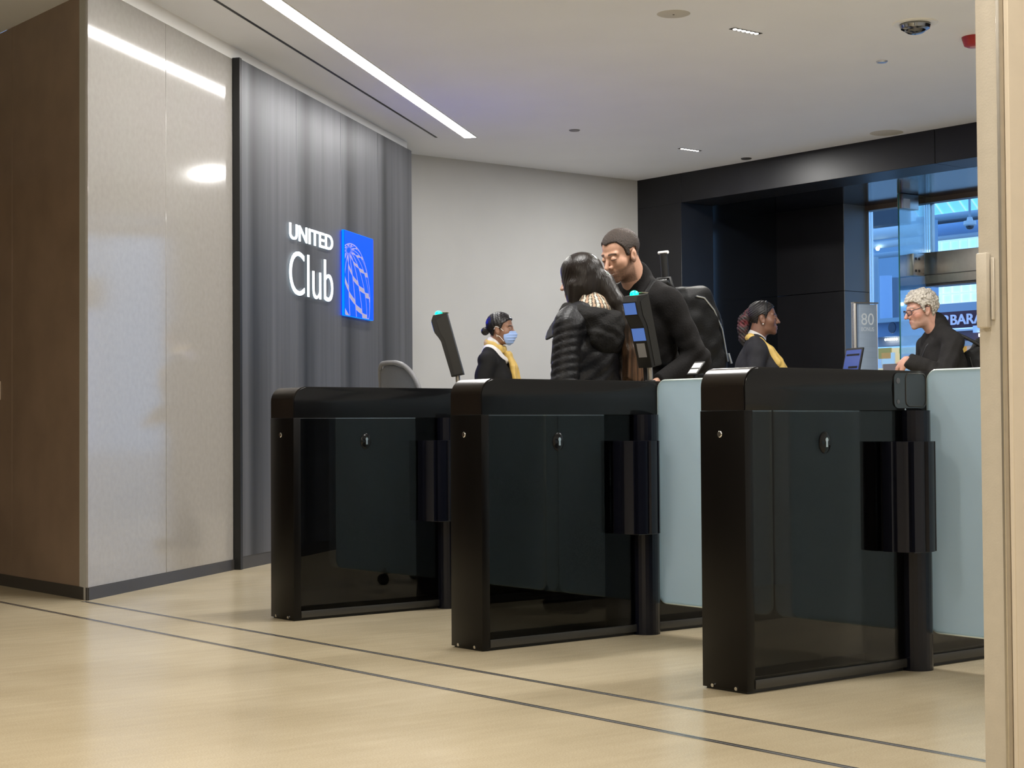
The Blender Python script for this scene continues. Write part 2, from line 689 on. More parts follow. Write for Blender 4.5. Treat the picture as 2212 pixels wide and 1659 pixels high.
# near frame at the right edge of the picture
pE = at_depth(2168, 1000, 2.6)
pr = struct(root('door_1', '', '', (pE[0], pE[1], 0)))
del pr['label'], pr['category']
box('frame_jamb', (0, 0, 0), (.05, .0415, ZL), M['pier'], pr, .002, 2)
box('frame_bead', (-.002, -.0035, 0), (.012, .0025, ZL), M['metal'], pr, .001, 1)
box('door_lining', (.010, -.012, 0), (.72, -.0036, ZL), M['pier2'], pr, .001, 1)
box('wall_end', (.05, .0, 0), (.74, .0415, ZL), M['pier2'], pr)
z0, z1 = 1.084, .967
bx = box('strike_box', (-.012, .018, z1), (-.0005, .038, z0), M['pier'], pr, .0025, 2)
box('strike_plate', (-.004, .0105, z1 + .012), (-.0003, .0165, z0 - .008), M['pier'], bx, .001, 1)

# light switch plate at the far left
o = tag(box('wall_plate', (CX - .008, 8.705, .985), (CX - .0005, 8.80, 1.085), mat('pale_plate', (.72, .62, .52), .4), None, .003),
        'pale square wall plate on the brown wall at the left edge', 'wall plate')

# ------------------------------------------------------------------ glass front at the end of the portal
wn = struct(root('window_1', '', '', (XG, 0, 0)))
del wn['label'], wn['category']
box('pane', (-.006, 9.24, 0), (.006, 9.868, 2.77), M['clear'], wn)
box('head_rail', (-.05, YR, 2.77), (.05, 9.90, ZP), mat('bronze_rail', (.18, .135, .10), .4, metal=.5), wn)
box('side_rail', (-.03, 9.868, 0), (.03, 9.896, 2.77), M['steel'], wn)
box('mullion', (-.045, 9.195, 2.22), (.045, 9.24, 2.77), M['metal'], wn, .003)
box('transom_pane', (-.006, 7.0, 2.33), (.006, 9.195, 2.77), M['clear'], wn)
hd = box('door_header', (-.12, 7.0, 2.05), (.08, 9.19, 2.325), M['metal'], wn, .006)
box('header_lip', (-.135, 7.0, 2.125), (-.12, 9.19, 2.13), M['base'], hd)
box('header_shadow_gap', (-.10, 7.0, 2.03), (.06, 9.19, 2.05), M['base'], hd)
# glass fin standing square to the front, with its hardware
fin = root('glass_fin', 'clear glass fin with green edge standing square to the glass front', 'glass panel', (11.66, 9.17, 0))
box('pane', (0.004, -.006, 0), (.44, .006, ZP - .002), M['clear'], fin)
box('pane_edge', (0, -.006, 0), (.004, .006, ZP - .002), M['glassedge'], fin)
tb = box('top_bracket', (.02, -.03, 2.685), (.24, .03, ZP - .003), M['metal'], fin, .003)
box('paper_label', (.03, -.0312, 2.69), (.12, -.030, 2.77), M['white'], tb)
pf = box('patch_fitting', (.17, -.022, 2.115), (.32, .022, 2.305), M['metal'], fin, .003)
for dx in (.20, .245):
    for dz in (2.155, 2.26):
        lathe('bolt', [(0, .003), (.012, .003), (.012, 0)], M['base'], pf, 12, (dx, -.0225, dz), Matrix.Rotation(PI / 2, 4, 'X'))

# ================================================================== CEILING FITTINGS
strip_mat = mat('lit_diffuser', (1, 1, 1), .5, emit=40.0, ecol=(1.0, .98, .95))
led_mat = mat('led_lens', (1, 1, 1), .4, emit=14.0, ecol=(1.0, .93, .82))


def along(s, off, z):
    """point at distance s along the panelled wall and off metres in front of it"""
    return (CX + DX * s + DY * off, CY + DY * s - DX * off, z)


# long linear light, parallel to the panelled wall
e0, e1 = on_z(1016, 296, ZC), on_z(590, 0, ZC)
sd = (e0 - e1) / np.linalg.norm(e0 - e1)
st0 = e1 - sd * ((e1[0] - CX - .10) / sd[0])
LL = float(np.linalg.norm(e0 - st0))
SA = math.atan2(sd[1], sd[0])
ll = root('linear_light', 'long white linear light recessed in the ceiling beside the panelled wall', 'ceiling light', tuple(st0), SA)
box('diffuser', (0, -.045, -.006), (LL, .045, -.0005), strip_mat, ll)
box('trim', (0, -.052, -.006), (LL + .006, -.045, -.0003), M['white'], ll)
box('trim', (0, .045, -.006), (LL + .006, .052, -.0003), M['white'], ll)
box('trim', (LL, -.045, -.006), (LL + .006, .045, -.0003), M['white'], ll)
# black air slot between the light and the wall
e0 = on_z(943, 297, ZC)
e1 = on_z(465, 0, ZC)
s2 = float(np.linalg.norm(e0 - e1)) + .3 - .2
sd = (e0 - e1) / np.linalg.norm(e0 - e1)
sl = root('air_slot', 'thin black linear air slot in the ceiling near the panelled wall', 'air vent', tuple(e1 - sd * .3), math.atan2(sd[1], sd[0]))
box('slot', (0, -.009, -.0018), (s2 + .2, .009, -.0003), M['black'], sl)
box('slot_lip', (0, .009, -.003), (s2 + .2, .013, -.0003), M['ceiling'], sl)

# six-cell downlights
for nm, (px, py), lab in (('a', (1611, 67), 'six-cell lit downlight in the ceiling near the dome camera'),
                          ('b', (1490, 323), 'six-cell lit downlight in the ceiling near the dark portal')):
    p = on_z(px, py, ZC)
    d = root('recessed_downlight', lab, 'downlight', tuple(p), 0, 'six-cell recessed downlights')
    box('housing', (-.115, -.022, -.003), (.115, .022, -.0003), M['black'], d)
    for k in range(6):
        x = -.088 + k * .0352
        lathe('lens', [(0, -.0075), (.008, -.0065), (.0145, -.002), (.0145, .001)], led_mat, d, 12, (x, 0, 0))
    l = area('downlight_lamp', (p[0], p[1], p[2] - .015), .2, .03, 42, SOFT)


def disc(name, px, py, prof, ma, lab, cat, group=None):
    p = on_z(px, py, ZC)
    o = lathe(name, prof, ma, None, 36)
    o.location = tuple(p)
    return tag(o, lab, cat, group)


cover = mat('pale_cover', (.52, .50, .46), .55)
sp = root('ceiling_speaker', 'round pale ceiling speaker grille flush with the ceiling', 'speaker', tuple(on_z(1455, 30, ZC)))
lathe('grille', [(0, -.004), (.085, -.003), (.092, 0), (.092, .004)], cover, sp, 40)
lathe('centre_dot', [(0, -.0065), (.005, -.006), (.006, -.003)], M['base'], sp, 12)
disc('ceiling_cover', 1915, 287, [(0, -.003), (.12, -.0025), (.128, 0), (.128, .003)], mat('pale_cover_b', (.56, .54, .50), .6),
     'round pale blank cover in the ceiling just in front of the portal', 'ceiling cover')
spg = 'small round sprinkler covers'
disc('sprinkler_cover', 1241, 281, [(0, -.010), (.036, -.008), (.042, -.002), (.042, .001)], mat('grey_cover', (.20, .20, .21), .5),
     'small grey round sprinkler cover beyond the end of the linear light', 'sprinkler', spg)
disc('sprinkler_cover', 1905, 132, [(0, -.012), (.030, -.010), (.036, -.003), (.036, .001)], mat('silver_cover', (.5, .52, .58), .3, metal=.7),
     'small silvery round sprinkler cover beside the red alarm', 'sprinkler', spg)
disc('sprinkler_cover', 1612, 342, [(0, -.010), (.040, -.008), (.046, -.002), (.046, .001)], mat('dark_cover', (.05, .05, .055), .5),
     'small dark round sprinkler cover right at the portal edge', 'sprinkler', spg)
dc = root('dome_camera', 'round ceiling security camera with dark dome and silver ring', 'security camera', tuple(on_z(1977, 50, ZC)))
lathe('trim_ring', [(.085, -.006), (.120, -.006), (.128, 0), (.128, .004), (.08, .004)], M['white'], dc, 48)
lathe('housing', [(.082, -.002), (.086, -.016), (.080, -.032), (.066, -.040), (.060, -.041)], mat('chrome_ring', (.30, .31, .33), .12, metal=1), dc, 48)
lathe('dome', [(.062, -.036), (.056, -.048), (.040, -.058), (.020, -.063), (0, -.0645)], mat('dark_dome', (.006, .008, .014), .06, coat=1), dc, 40)
al = root('fire_alarm', 'red round fire alarm sounder on the ceiling by the right edge', 'fire alarm', tuple(on_z(2106, 80, ZC)))
red = mat('red_plastic', (.36, .022, .022), .4)
lathe('body', [(.0, -.058), (.045, -.058), (.062, -.050), (.074, -.012), (.076, 0), (0, 0)], red, al, 36)
lathe('sounder_cap', [(0, -.064), (.018, -.063), (.030, -.0585), (.03, -.055)], mat('pink_lens', (.5, .22, .2), .3), al, 24)

# ================================================================== LIT SIGN ON THE STEEL PANEL
letter_mat = mat('lit_white_letter', (1, 1, 1), .5, emit=1.25, ecol=(.70, .88, 1.0))
sg = root('lit_sign', 'glowing white lettering and blue globe tile mounted on the steel panel', 'sign', along(0, .0455, 0), WA)


def wall_uv(px, py, offw=.06):
    d = ray(px, py)
    n = np.array([DY, -DX, 0])
    p0 = np.array([CX, CY, 0]) + n * offw
    P = CO + d * ((p0 - CO) @ n) / (d @ n)
    return (P[0] - CX) * DX + (P[1] - CY) * DY, P[2]


def letters_on(parent, txt, px0, pyt, px1, pyb_left, depth, bold, ma, name='letter'):
    s0, zt = wall_uv(px0, pyt)
    s1_, _ = wall_uv(px1, pyt)
    _, zb = wall_uv(px0, pyb_left)
    for vs, fs in letter_meshes(txt, s1_ - s0, zt - zb, depth, bold):
        pydata(name, [(s0 + x, y - depth / 2 - .006, zb + z) for x, y, z in vs], fs, ma, parent)


letters_on(sg, 'UNITED', 627, 480, 720.5, 515, .006, .012, letter_mat)
letters_on(sg, 'Club', 627, 538, 720.5, 634, .006, -.012, letter_mat)
ts0, tz1 = wall_uv(741, 497)
ts1, _ = wall_uv(802.5, 512)
_, tz0 = wall_uv(742, 680)
blue_mat = mat('lit_blue_tile', (.0, .01, .06), .5, emit=6.0, ecol=(.0, .0175, 1.0), spec=.1)
rim_mat = mat('lit_tile_rim', (.0, .02, .06), .4, emit=1.0, ecol=(.0, .26, 1.0), spec=.1)
pale_mat = mat('lit_globe_line', (.05, .05, .06), .5, emit=1.0, ecol=(.40, .36, .50), spec=.1)
tl = box('blue_tile', (ts0, -.026, tz0), (ts1, -.004, tz1), blue_mat, sg)
box('tile_rim', (ts0 - .004, -.022, tz0 - .004), (ts1 + .004, -.006, tz1 + .004), rim_mat, tl)


def globe_pattern():
    Wt, Ht = ts1 - ts0, tz1 - tz0
    u0, v0, R = .233, .773, .64
    ax = Vector((-.16, .86, .48)).normalized()          # grid pole
    e1_ = ax.cross(Vector((0, 0, 1))).normalized()
    e2_ = ax.cross(e1_)
    vs, fs = [], []

    def proj(lat, lon):
        p = ax * math.sin(lat) + (e1_ * math.cos(lon) + e2_ * math.sin(lon)) * math.cos(lat)
        return p

    def emit_poly(pts):
        if any(p.z < -.02 for p in pts):
            return
        poly = [(u0 + R * p.x, 1 - v0 + R * p.y) for p in pts]
        for axis, lim, sg_ in ((0, 0, 1), (0, 1, -1), (1, 0, 1), (1, 1, -1)):
            out = []
            for i in range(len(poly)):
                a, b = poly[i], poly[(i + 1) % len(poly)]
                ia, ib = sg_ * (a[axis] - lim) >= 0, sg_ * (b[axis] - lim) >= 0
                if ia:
                    out.append(a)
                if ia != ib:
                    t = (lim - a[axis]) / (b[axis] - a[axis])
                    out.append((a[0] + t * (b[0] - a[0]), a[1] + t * (b[1] - a[1])))
            poly = out
            if len(poly) < 3:
                return
        k = len(vs)
        vs.extend([(ts0 + u * Wt, -.0272, tz0 + v * Ht) for u, v in poly])
        fs.append(list(range(k, k + len(poly))))

    NL, NM = 9, 18
    lat0, lat1 = math.radians(-62), math.radians(84)
    tw = .085                                             # slant of the grid lines
    for i in range(NL):
        la, lb = lat0 + (lat1 - lat0) * i / NL, lat0 + (lat1 - lat0) * (i + 1) / NL
        for j in range(NM):
            if (i + j) % 2:
                continue
            f_ = .30 + .10 * (1 - i / NL)                 # pieces do not fill their cell
            mlat = (la + lb) / 2
            h = (lb - la) * f_ * 1.15
            dl = 2 * PI / NM
            for q in range(3):
                l0 = (j + q / 3) * dl
                l1 = (j + (q + 1) / 3) * dl
                sh0 = tw * (q / 3 - .5) * 2.4
                sh1 = tw * ((q + 1) / 3 - .5) * 2.4
                emit_poly([proj(mlat - h / 2 - sh0, l0), proj(mlat - h / 2 - sh1, l1), proj(mlat + h / 2 - sh1, l1), proj(mlat + h / 2 - sh0, l0)])
    for j in range(NM):                                   # thin meridians
        lo = j * 2 * PI / NM
        for q in range(24):
            la = lat0 + (lat1 - lat0) * q / 24
            lb = lat0 + (lat1 - lat0) * (q + 1) / 24
            wd = .012
            emit_poly([proj(la, lo - wd / max(.2, math.cos(la))), proj(la, lo + wd / max(.2, math.cos(la))),
                       proj(lb, lo + wd / max(.2, math.cos(lb))), proj(lb, lo - wd / max(.2, math.cos(lb)))])
    for q in range(72):                                   # rim of the globe
        a, b = 2 * PI * q / 72, 2 * PI * (q + 1) / 72
        emit_poly([Vector((r * math.cos(t), r * math.sin(t), 0)) for r, t in ((.982, a), (1.0, a), (1.0, b), (.982, b))])
    return vs, fs


vs, fs = globe_pattern()
pydata('globe_pattern', vs, fs, pale_mat, tl)

# ================================================================== BARRIER GATES
GX, GY, GW, GL = 3.78, (6.189, 4.88, 3.566), .19, 1.72
RC = .062


def arc(cx, cz, r, a0, a1, n=8):
    return [(cx + r * math.cos(a0 + (a1 - a0) * k / n), cz + r * math.sin(a0 + (a1 - a0) * k / n)) for k in range(n + 1)]


def gate_profile(x0, x1, z0, z1, r):
    return [(x0, z0)] + arc(x0 + r, z1 - r, r, PI, PI / 2) + arc(x1 - r, z1 - r, r, PI / 2, 0) + [(x1, z0)]


def fluted(name, cx, cy, r, z0, z1, n, ma, parent, depth=.011):
    bm = bmesh.new()
    pts = []
    for k in range(n * 6):
        a = 2 * PI * k / (n * 6)
        rr = r - depth * (1 if k % 6 in (0,) else .0)
        pts.append((cx + rr * math.cos(a), cy + rr * math.sin(a)))
    a_ = [bm.verts.new((x, y, z0)) for x, y in pts]
    b_ = [bm.verts.new((x, y, z1)) for x, y in pts]
    bm.faces.new(a_[::-1])
    bm.faces.new(b_)
    for i in range(len(pts)):
        j = (i + 1) % len(pts)
        bm.faces.new((a_[i], a_[j], b_[j], b_[i]))
    return bm_obj(name, bm, ma, parent, smooth=True, angle=.35)


def make_gate(left_len):
    g = root('barrier_gate', '', 'barrier gate', (0, 0, 0), 0, 'black entry barrier gates')
    profile_xz('top_cover', gate_profile(0, GL, .866, 1.0, RC), .004, GW - .004, M['bronze'], g, smooth=True)
    for y0, y1 in ((0, .004), (GW - .004, GW)):
        profile_xz('side_fascia', gate_profile(.004, GL - .004, .866, .997, RC), y0, y1, M['blackgloss'], g, smooth=True, bevel=.0015)
    fp = box('front_post', (0, 0, .006), (.036, GW, .8655), M['post'], g, .0015)
    lathe('button', [(0, .003), (.008, .003), (.0105, .001), (.0105, 0)], M['steel'], fp, 20, (-.0002, .105, .793), Matrix.Rotation(-PI / 2, 4, 'Y'))
    box('foot_plate', (.008, .01, 0), (.036, GW - .01, .006), M['blackmat'], g)
    for y in (.045, .145):
        lathe('foot_bolt', [(0, .004), (.006, .004), (.006, 0)], M['steel'], g, 10, (.0, y, .013), Matrix.Rotation(-PI / 2, 4, 'Y'))
    box('rear_post', (GL - .036, 0, 0), (GL, GW, .862), M['bronze'], g, .003)
    for xa, xb in ((.036, .775), (.865, GL - .036)):
        for y0 in (.004, GW - .010):
            box('side_glass', (xa, y0, .04), (xb, y0 + .006, .864), M['tint'], g)
        for y0 in (-.003, GW - .012):
            box('bottom_rail', (xa, y0, .012), (xb, y0 + .015, .040), M['rail'], g, .002)
        box('floor_tray', (xa, .012, 0), (xb, GW - .012, .012), M['blackmat'], g)
    # central column
    st = [(.82 + .055 * math.cos(a), .0 + .055 * math.sin(a)) for a in np.linspace(PI, 2 * PI, 13)] + \
         [(.82 + .055 * math.cos(a), GW - .03 + .055 * math.sin(a)) for a in np.linspace(0, PI, 13)]
    prism('column', st, 0, .866, M['navy'], g)
    cl = fluted('hinge_clamp', .745, -.022, .098, .402, .763, 11, M['navy'], g)
    box('clamp_edge', (.70, -.09, .398), (.80, -.03, .402), M['rail'], cl)
    # frosted paddles
    for sgn, y0, ln in ((-1, -.004, .596), (1, GW + .02, left_len + .005)):
        ya, yb = (y0 - ln, y0) if sgn < 0 else (y0, y0 + ln)
        pd = profile_yz('paddle', rounded_rect(ya, yb, .12, 1.0, .035), .888, .900, M['frost'], g, smooth=True)
        ring = rounded_rect(ya + .001, yb - .001, .121, .999, .035)
        tube('paddle_edge', [(.894, y, z) for y, z in ring], .0066, M['frostedge'], pd, 6, True)
        cy_ = yb - .03 if sgn > 0 else ya + .03
        tube('fixing_ring', [(.8865, cy_ + .009 * math.cos(a), .155 + .009 * math.sin(a)) for a in np.linspace(0, 2 * PI, 17)[:-1]], .0018, M['frostedge'], pd, 6, True)
    # lock on the side glass
    lk = lathe('lock_plate', [(0, .008), (.020, .008), (.027, .003), (.028, 0)], M['blackgloss'], g, 28, (.372, .004, .763),
               Matrix.Rotation(PI / 2, 4, 'X') @ Matrix.Diagonal((1, 1.28, 1, 1)))
    prism_pts = [(.372 + .0065 * math.cos(a), .772 + .0075 * math.sin(a)) for a in np.linspace(-.9, PI + .9, 14)] + [(.3675, .749), (.3765, .749)]
    profile_xz('key_cylinder', prism_pts, -.0065, -.002, M['steel'], lk)
    return g


gl_labels = ['black barrier gate nearest the panelled wall, with smoked glass sides',
             'middle black barrier gate of the three, with smoked glass sides',
             'largest nearest black barrier gate, beside the right door frame']
gates = []
for i, y in enumerate(GY):
    g = make_gate(.83 if i == 0 else .475)
    g.location = (GX, y, 0)
    g['label'] = gl_labels[i]
    gates.append(g)
# reader window set in the top of the nearest gate
wnd = profile_xz('reader_window', [(x, z) for x, z in rounded_rect(.715, .885, .874, .992, .02)], -.004, .0, mat('reader_gloss', (.012, .012, .014), .05, coat=1), gates[2], smooth=True)
for x, z, r in ((.735, .965, .010), (.735, .895, .007)):
    lathe('sensor_eye', [(0, .002), (r, .001), (r, 0)], mat('sensor_grey', (.10, .10, .11), .3), wnd, 20, (x, -.0042, z), Matrix.Rotation(PI / 2, 4, 'X'))
tube('window_ring', [(x, -.0045, z) for x, z in rounded_rect(.775, .882, .880, .990, .02)], .002, M['rail'], wnd, 6, True)
lathe('screw', [(0, .003), (.004, .002), (.004, 0)], M['steel'], gates[2], 10, (.775, .0, .869), Matrix.Rotation(PI / 2, 4, 'X'))


# ------------------------------------------------------------------ scanners on the gates
green = mat('lit_green_dome', (.0, 1, .6), .3, emit=3.2, ecol=(.0, .80, .42))
scr = mat('screen_blue_reflection', (.02, .05, .12), .1, emit=.55, ecol=(.12, .25, .72))  # reflected blue light put into the screen glass as a glow
greylab = mat('grey_label', (.30, .30, .31), .5)


def make_scanner(label, loc, rz):
    k = root('ticket_scanner', label, 'scanner', loc, rz, 'ticket scanners on the gates')
    sh = .27

    def S(x, z):
        return (x + sh * z, z)
    zt = .30
    prof = [S(-.03, .012), S(.030, .0), S(.030, .165), S(.052, .205), S(.052, .262), S(.036, zt - .012), S(-.030, zt)]
    w2 = .038
    profile_xz('body', prof, -w2, w2, M['black'], k, bevel=.003)
    cover_ = [S(-.0295, .016), S(.012, .010), S(.012, .17), S(.026, .21), S(.026, .265), S(-.0295, zt - .006)]
    profile_xz('side_cover', cover_, -w2 - .002, -w2 - .0002, mat('charcoal_side', (.016, .016, .015), .4), k)
    profile_xz('side_cover', cover_, w2 + .0002, w2 + .002, mat('charcoal_side', (.016, .016, .015), .4), k)
    # screens on the front face
    def plate(name, z0, z1, xo, ma, hw):
        bm = bmesh.new()
        q = []
        for dx in (.0004, .002):
            for z in (z0, z1):
                for y in (-hw, hw):
                    q.append(bm.verts.new((S(xo, z)[0] + dx, y, z)))
        for f_ in ((4, 5, 7, 6), (0, 2, 3, 1), (0, 1, 5, 4), (2, 6, 7, 3), (0, 4, 6, 2), (1, 3, 7, 5)):
            bm.faces.new([q[t] for t in f_])
        return bm_obj(name, bm, ma, k)
    plate('upper_screen', .212, .258, .052, scr, .032)
    plate('lower_screen', .108, .158, .030, scr, .034)
    plate('label_plate', .042, .098, .030, greylab, .022)
    p = S(.012, zt - .006)
    lathe('status_light', [(.018, -.004), (.0175, .006), (.013, .013), (.006, .016), (0, .017)], green, k, 20, (p[0], 0, p[1]))
    box('top_card', (S(-.03, zt)[0] - .006, -.034, zt + .001), (S(.0, zt)[0], .034, zt + .0025), mat('pale_card', (.6, .55, .42), .5), k)
    tube('stem', [(.0, 0, -.055), (.004, 0, .008)], .011, M['metal'], k, 14)
    lathe('stem_foot', [(0, .006), (.02, .006), (.022, 0)], M['black'], k, 20, (0, 0, -.055))
    return k


make_scanner('slim black ticket scanner with green light seen edge-on against the beige wall', (GX + .955, GY[0] + .095, 1.0565), PI - math.radians(42))
make_scanner('slim black ticket scanner with green light and blue-reflecting screens before the couple', (GX + .944, GY[1] + .095, 1.0565), PI + math.radians(4))
cr_ = root('card_reader', 'small card reader with two white plates on the middle gate', 'card reader', (GX + 1.20, GY[1] + .095, 1.0), PI)
tube('post', [(0, 0, 0), (0, 0, .05)], .008, M['black'], cr_, 10)
mt = Matrix.Translation((0, 0, .055)) @ Matrix.Rotation(-.75, 4, 'Y')
box('plate_holder', (-.005, -.03, -.03), (.002, .03, .045), M['black'], cr_, .002, 2, mt)
box('white_plate', (.002, -.024, -.024), (.0035, .024, -.002), M['white'], cr_, 0, 2, mt)
box('white_plate', (.002, -.024, .006), (.0035, .024, .034), M['white'], cr_, 0, 2, mt)

# ================================================================== DESK AND FURNITURE
dk = root('reception_desk', 'dark reception desk standing behind the gates', 'desk', (7.15, 6.98, 0))
box('desk_body', (.05, .05, .06), (2.25, .46, .95), M['dark'], dk, .004)
box('plinth', (.08, .08, 0), (2.2, .42, .06), M['base'], dk)
box('desk_top', (0, 0, .95), (2.3, .5, .985), mat('grey_top', (.12, .12, .125), .3), dk, .004)
p = at_depth(1826, 795, 11.0)
tb = root('tablet_display', 'small tilted tablet with blue lit screen on the desk', 'tablet', (p[0], p[1], .985), math.radians(163))
mt = Matrix.Translation((0, 0, .02)) @ Matrix.Rotation(-.22, 4, 'Y')
box('frame', (-.012, -.10, 0), (0, .10, .33), M['black'], tb, .004, 2, mt)
box('screen', (.0, -.088, .015), (.0012, .088, .315), mat('tablet_screen', (.02, .04, .1), .1, emit=.5, ecol=(.10, .14, .50)), tb, 0, 2, mt)
box('screen_bar', (.0012, -.075, .275), (.002, .075, .288), M['black'], tb, 0, 2, mt)
box('screen_bar', (.0012, -.03, .19), (.002, .075, .205), M['black'], tb, 0, 2, mt)
prism('foot', [(-.085, -.05), (-.0, -.05), (-.0, .05), (-.085, .05)], 0, .02, M['white'], tb, .003)
profile_xz('support', [(-.08, .02), (-.02, .02), (-.055, .20), (-.066, .20)], -.03, .03, M['white'], tb)
p = at_depth(1862, 795, 10.95)
o = root('black_puck', 'low round black holder on the desk before the silver totem', 'holder', (p[0], p[1], .985))
lathe('cup', [(0, 0), (.030, 0), (.032, .13), (.028, .137), (.024, .13), (.024, .1), (0, .1)], M['black'], o, 24)
lathe('rim', [(.028, .1375), (.033, .137), (.033, .126), (.0325, .126)], M['blackmat'], o, 24)
p = at_depth(1777, 795, 10.6)
o = root('pen_stub', 'tiny pale pen stub upright on the desk between clerk and tablet', 'pen', (p[0], p[1], .985))
lathe('pen_body', [(0, 0), (.007, 0), (.007, .14), (.005, .15), (0, .152)], M['white'], o, 12)
lathe('pen_base', [(0, 0), (.03, 0), (.03, .008), (.0075, .012)], M['black'], o, 16)
p = at_depth(1819, 795, 10.9)
o = root('card_stand', 'narrow black card stand on the desk left of the tablet', 'card stand', (p[0], p[1], .985), -.6)
box('back', (-.006, -.016, 0), (0, .016, .155), M['black'], o, .002)
box('foot', (-.02, -.02, 0), (.03, .02, .008), M['black'], o, .002)

# silver totem with 80
p = at_depth(1868, 720, 12.2)
tt = root('advert_totem', 'tall silver totem sign reading 80, between the portal wall and the grey-haired man', 'sign totem', (p[0], p[1], 0), math.atan2(-CR[1], -CR[0]) + PI + .35)
sil = mat('brushed_silver', (.36, .46, .60), .42, metal=.15, var=.05, vscale=4, vstretch=(1, 1, 14))
HT = 1.695
prism('panel', [(-.055, -.012), (.095, -.012), (.095, .012), (-.055, .012)], .02, HT, sil, tt, .003)
post_pts = [(-.082 + .021 * math.cos(a), .004 + .024 * math.sin(a)) for a in np.linspace(0, 2 * PI, 17)[:-1]]
prism('side_post', post_pts, .0, HT + .008, M['steel'], tt)
prism('side_post', [(.099 + .008 * math.cos(a), .003 + .016 * math.sin(a)) for a in np.linspace(0, 2 * PI, 13)[:-1]], .0, HT + .002, M['steel'], tt)
prism('base_plate', rounded_rect(-.14, .14, -.12, .12, .03), 0, .02, M['metal'], tt, .003)
prism('top_cap', [(-.10, -.02), (.105, -.02), (.105, .02), (-.10, .02)], HT + .006, HT + .014, M['metal'], tt)
white_print = mat('pale_print', (.72, .80, .88), .5)
for txt, x0_, z0_, wd, ht in (('80', -.035, HT - .15, .105, .085), ('BONUS', -.035, HT - .195, .105, .03), ('on arrival', -.035, HT - .228, .095, .013)):
    vs_, fs_ = [], []
    for v_, f_ in letter_meshes(txt, wd, ht, .001, 0):
        k0 = len(vs_)
        vs_ += [(x0_ + x, -.0128 + y, z0_ + z) for x, y, z in v_]
        fs_ += [[q + k0 for q in ff] for ff in f_]
    if txt != 'on arrival':
        pydata('lettering', vs_, fs_, white_print, tt)


# office chair
def make_chair():
    p = at_depth(948, 900, 8.9)
    c = root('office_chair', 'grey mesh-back office chair behind the gate nearest the panelled wall', 'office chair', (p[0], p[1], 0), math.radians(-8))
    grey = mat('grey_frame', (.17, .17, .18), .45)
    mesh_ = mat('grey_mesh', (.13, .135, .15), .7, var=.1, vscale=300)
    # back: curved frame in the yz plane, leaning back
    def back_pt(u, v):
        # u -1..1 across, v 0..1 up
        wd = .20 + .035 * math.sin(PI * min(1, v * 1.0))
        y = u * wd
        x = -.20 - .10 * v + .05 * u * u
        return (x, y, .56 + .60 * v)
    ring = []
    for k in range(48):
        a = 2 * PI * k / 48
        cu_, sv = math.cos(a), math.sin(a)
        u = math.copysign(abs(cu_) ** .55, cu_)
        v = .5 + .5 * math.copysign(abs(sv) ** .55, sv)
        ring.append(back_pt(u, v))
    tube('back_frame', ring, .013, grey, c, 8, True)
    vs_, fs_ = [], []
    n = 14
    for i in range(n + 1):
        for j in range(n + 1):
            u, v = -1 + 2 * i / n, j / n
            # squircle clamp
            uu = u
            lim = (1 - abs(2 * v - 1) ** 3.6) ** (1 / 3.6)
            uu = u * max(.02, lim)
            vs_.append(back_pt(uu, v))
    for i in range(n):
        for j in range(n):
            a = i * (n + 1) + j
            fs_.append((a, a + 1, a + n + 2, a + n + 1))
    pb = pydata('mesh_back', vs_, fs_, mesh_, c, True)
    sm = pb.modifiers.new('thick', 'SOLIDIFY')
    sm.thickness = .006
    box('seat', (-.22, -.24, .43), (.25, .24, .50), mat('dark_seat', (.03, .03, .033), .8), c, .03, 4)
    tube('back_spine', [(-.12, 0, .42), (-.24, 0, .48), (-.26, 0, .72)], .022, grey, c, 10)
    tube('gas_post', [(0, 0, .08), (0, 0, .44)], .028, M['black'], c, 14)
    for k in range(5):
        a = 2 * PI * k / 5 + .3
        leg = tube('leg', [(0, 0, .10), (.16 * math.cos(a), .16 * math.sin(a), .09), (.30 * math.cos(a), .30 * math.sin(a), .07)], [.026, .022, .016], grey, c, 10)
        lathe('caster', [(0, -.014), (.028, -.014), (.03, 0), (.028, .014), (0, .014)], M['black'], leg, 16,
              (.30 * math.cos(a), .30 * math.sin(a), .03), Matrix.Rotation(PI / 2, 4, 'X'))
    for s in (-1, 1):
        tube('armrest', [(-.10, .25 * s, .46), (-.08, .28 * s, .60), (-.06, .28 * s, .66), (.14, .28 * s, .67)], .014, grey, c, 8)
    return c


make_chair()

# ================================================================== CONCOURSE HALL BEYOND THE GLASS
XE = 40.0


def ywin(px, py=600, X=XE):
    return on_x(px, py, X)[1]


def zwin(py, px=2060, X=XE):
    return on_x(px, py, X)[2]


def slab(name, px0, px1, py0, py1, X, th, ma, parent=None, ref=2060, off=(0, 0, 0)):
    """box standing at distance X: px0..px1 wide, py0 (top)..py1 (bottom) high at column ref"""
    y1, y0 = ywin(px0, 600, X), ywin(px1, 600, X)
    z1, z0 = zwin(py0, ref, X), zwin(py1, ref, X)
    return box(name, (X - off[0], y0 - off[1], z0 - off[2]), (X + th - off[0], y1 - off[1], z1 - off[2]), ma, parent)


pale = mat('hall_pale_steel', (.62, .66, .70), .5)
blueg = mat('hall_blue_grey', (.34, .42, .50), .5)
deep = mat('hall_dark_steel', (.05, .06, .08), .5)
litwin = mat('lit_window', (.5, .8, .85), .3, emit=.62, ecol=(.58, .86, .90))
litbar = mat('white_window_bar', (.9, .95, .95), .4, emit=.45, ecol=(.75, .95, 1.0))
litsky = mat('lit_skylight', (.3, .7, .85), .3, emit=.75, ecol=(.22, .66, .86))
struct(box('floor_hall', (XG + .06, -5, -.15), (60, 60, -.02), mat('hall_floor', (.4, .4, .4), .4)))

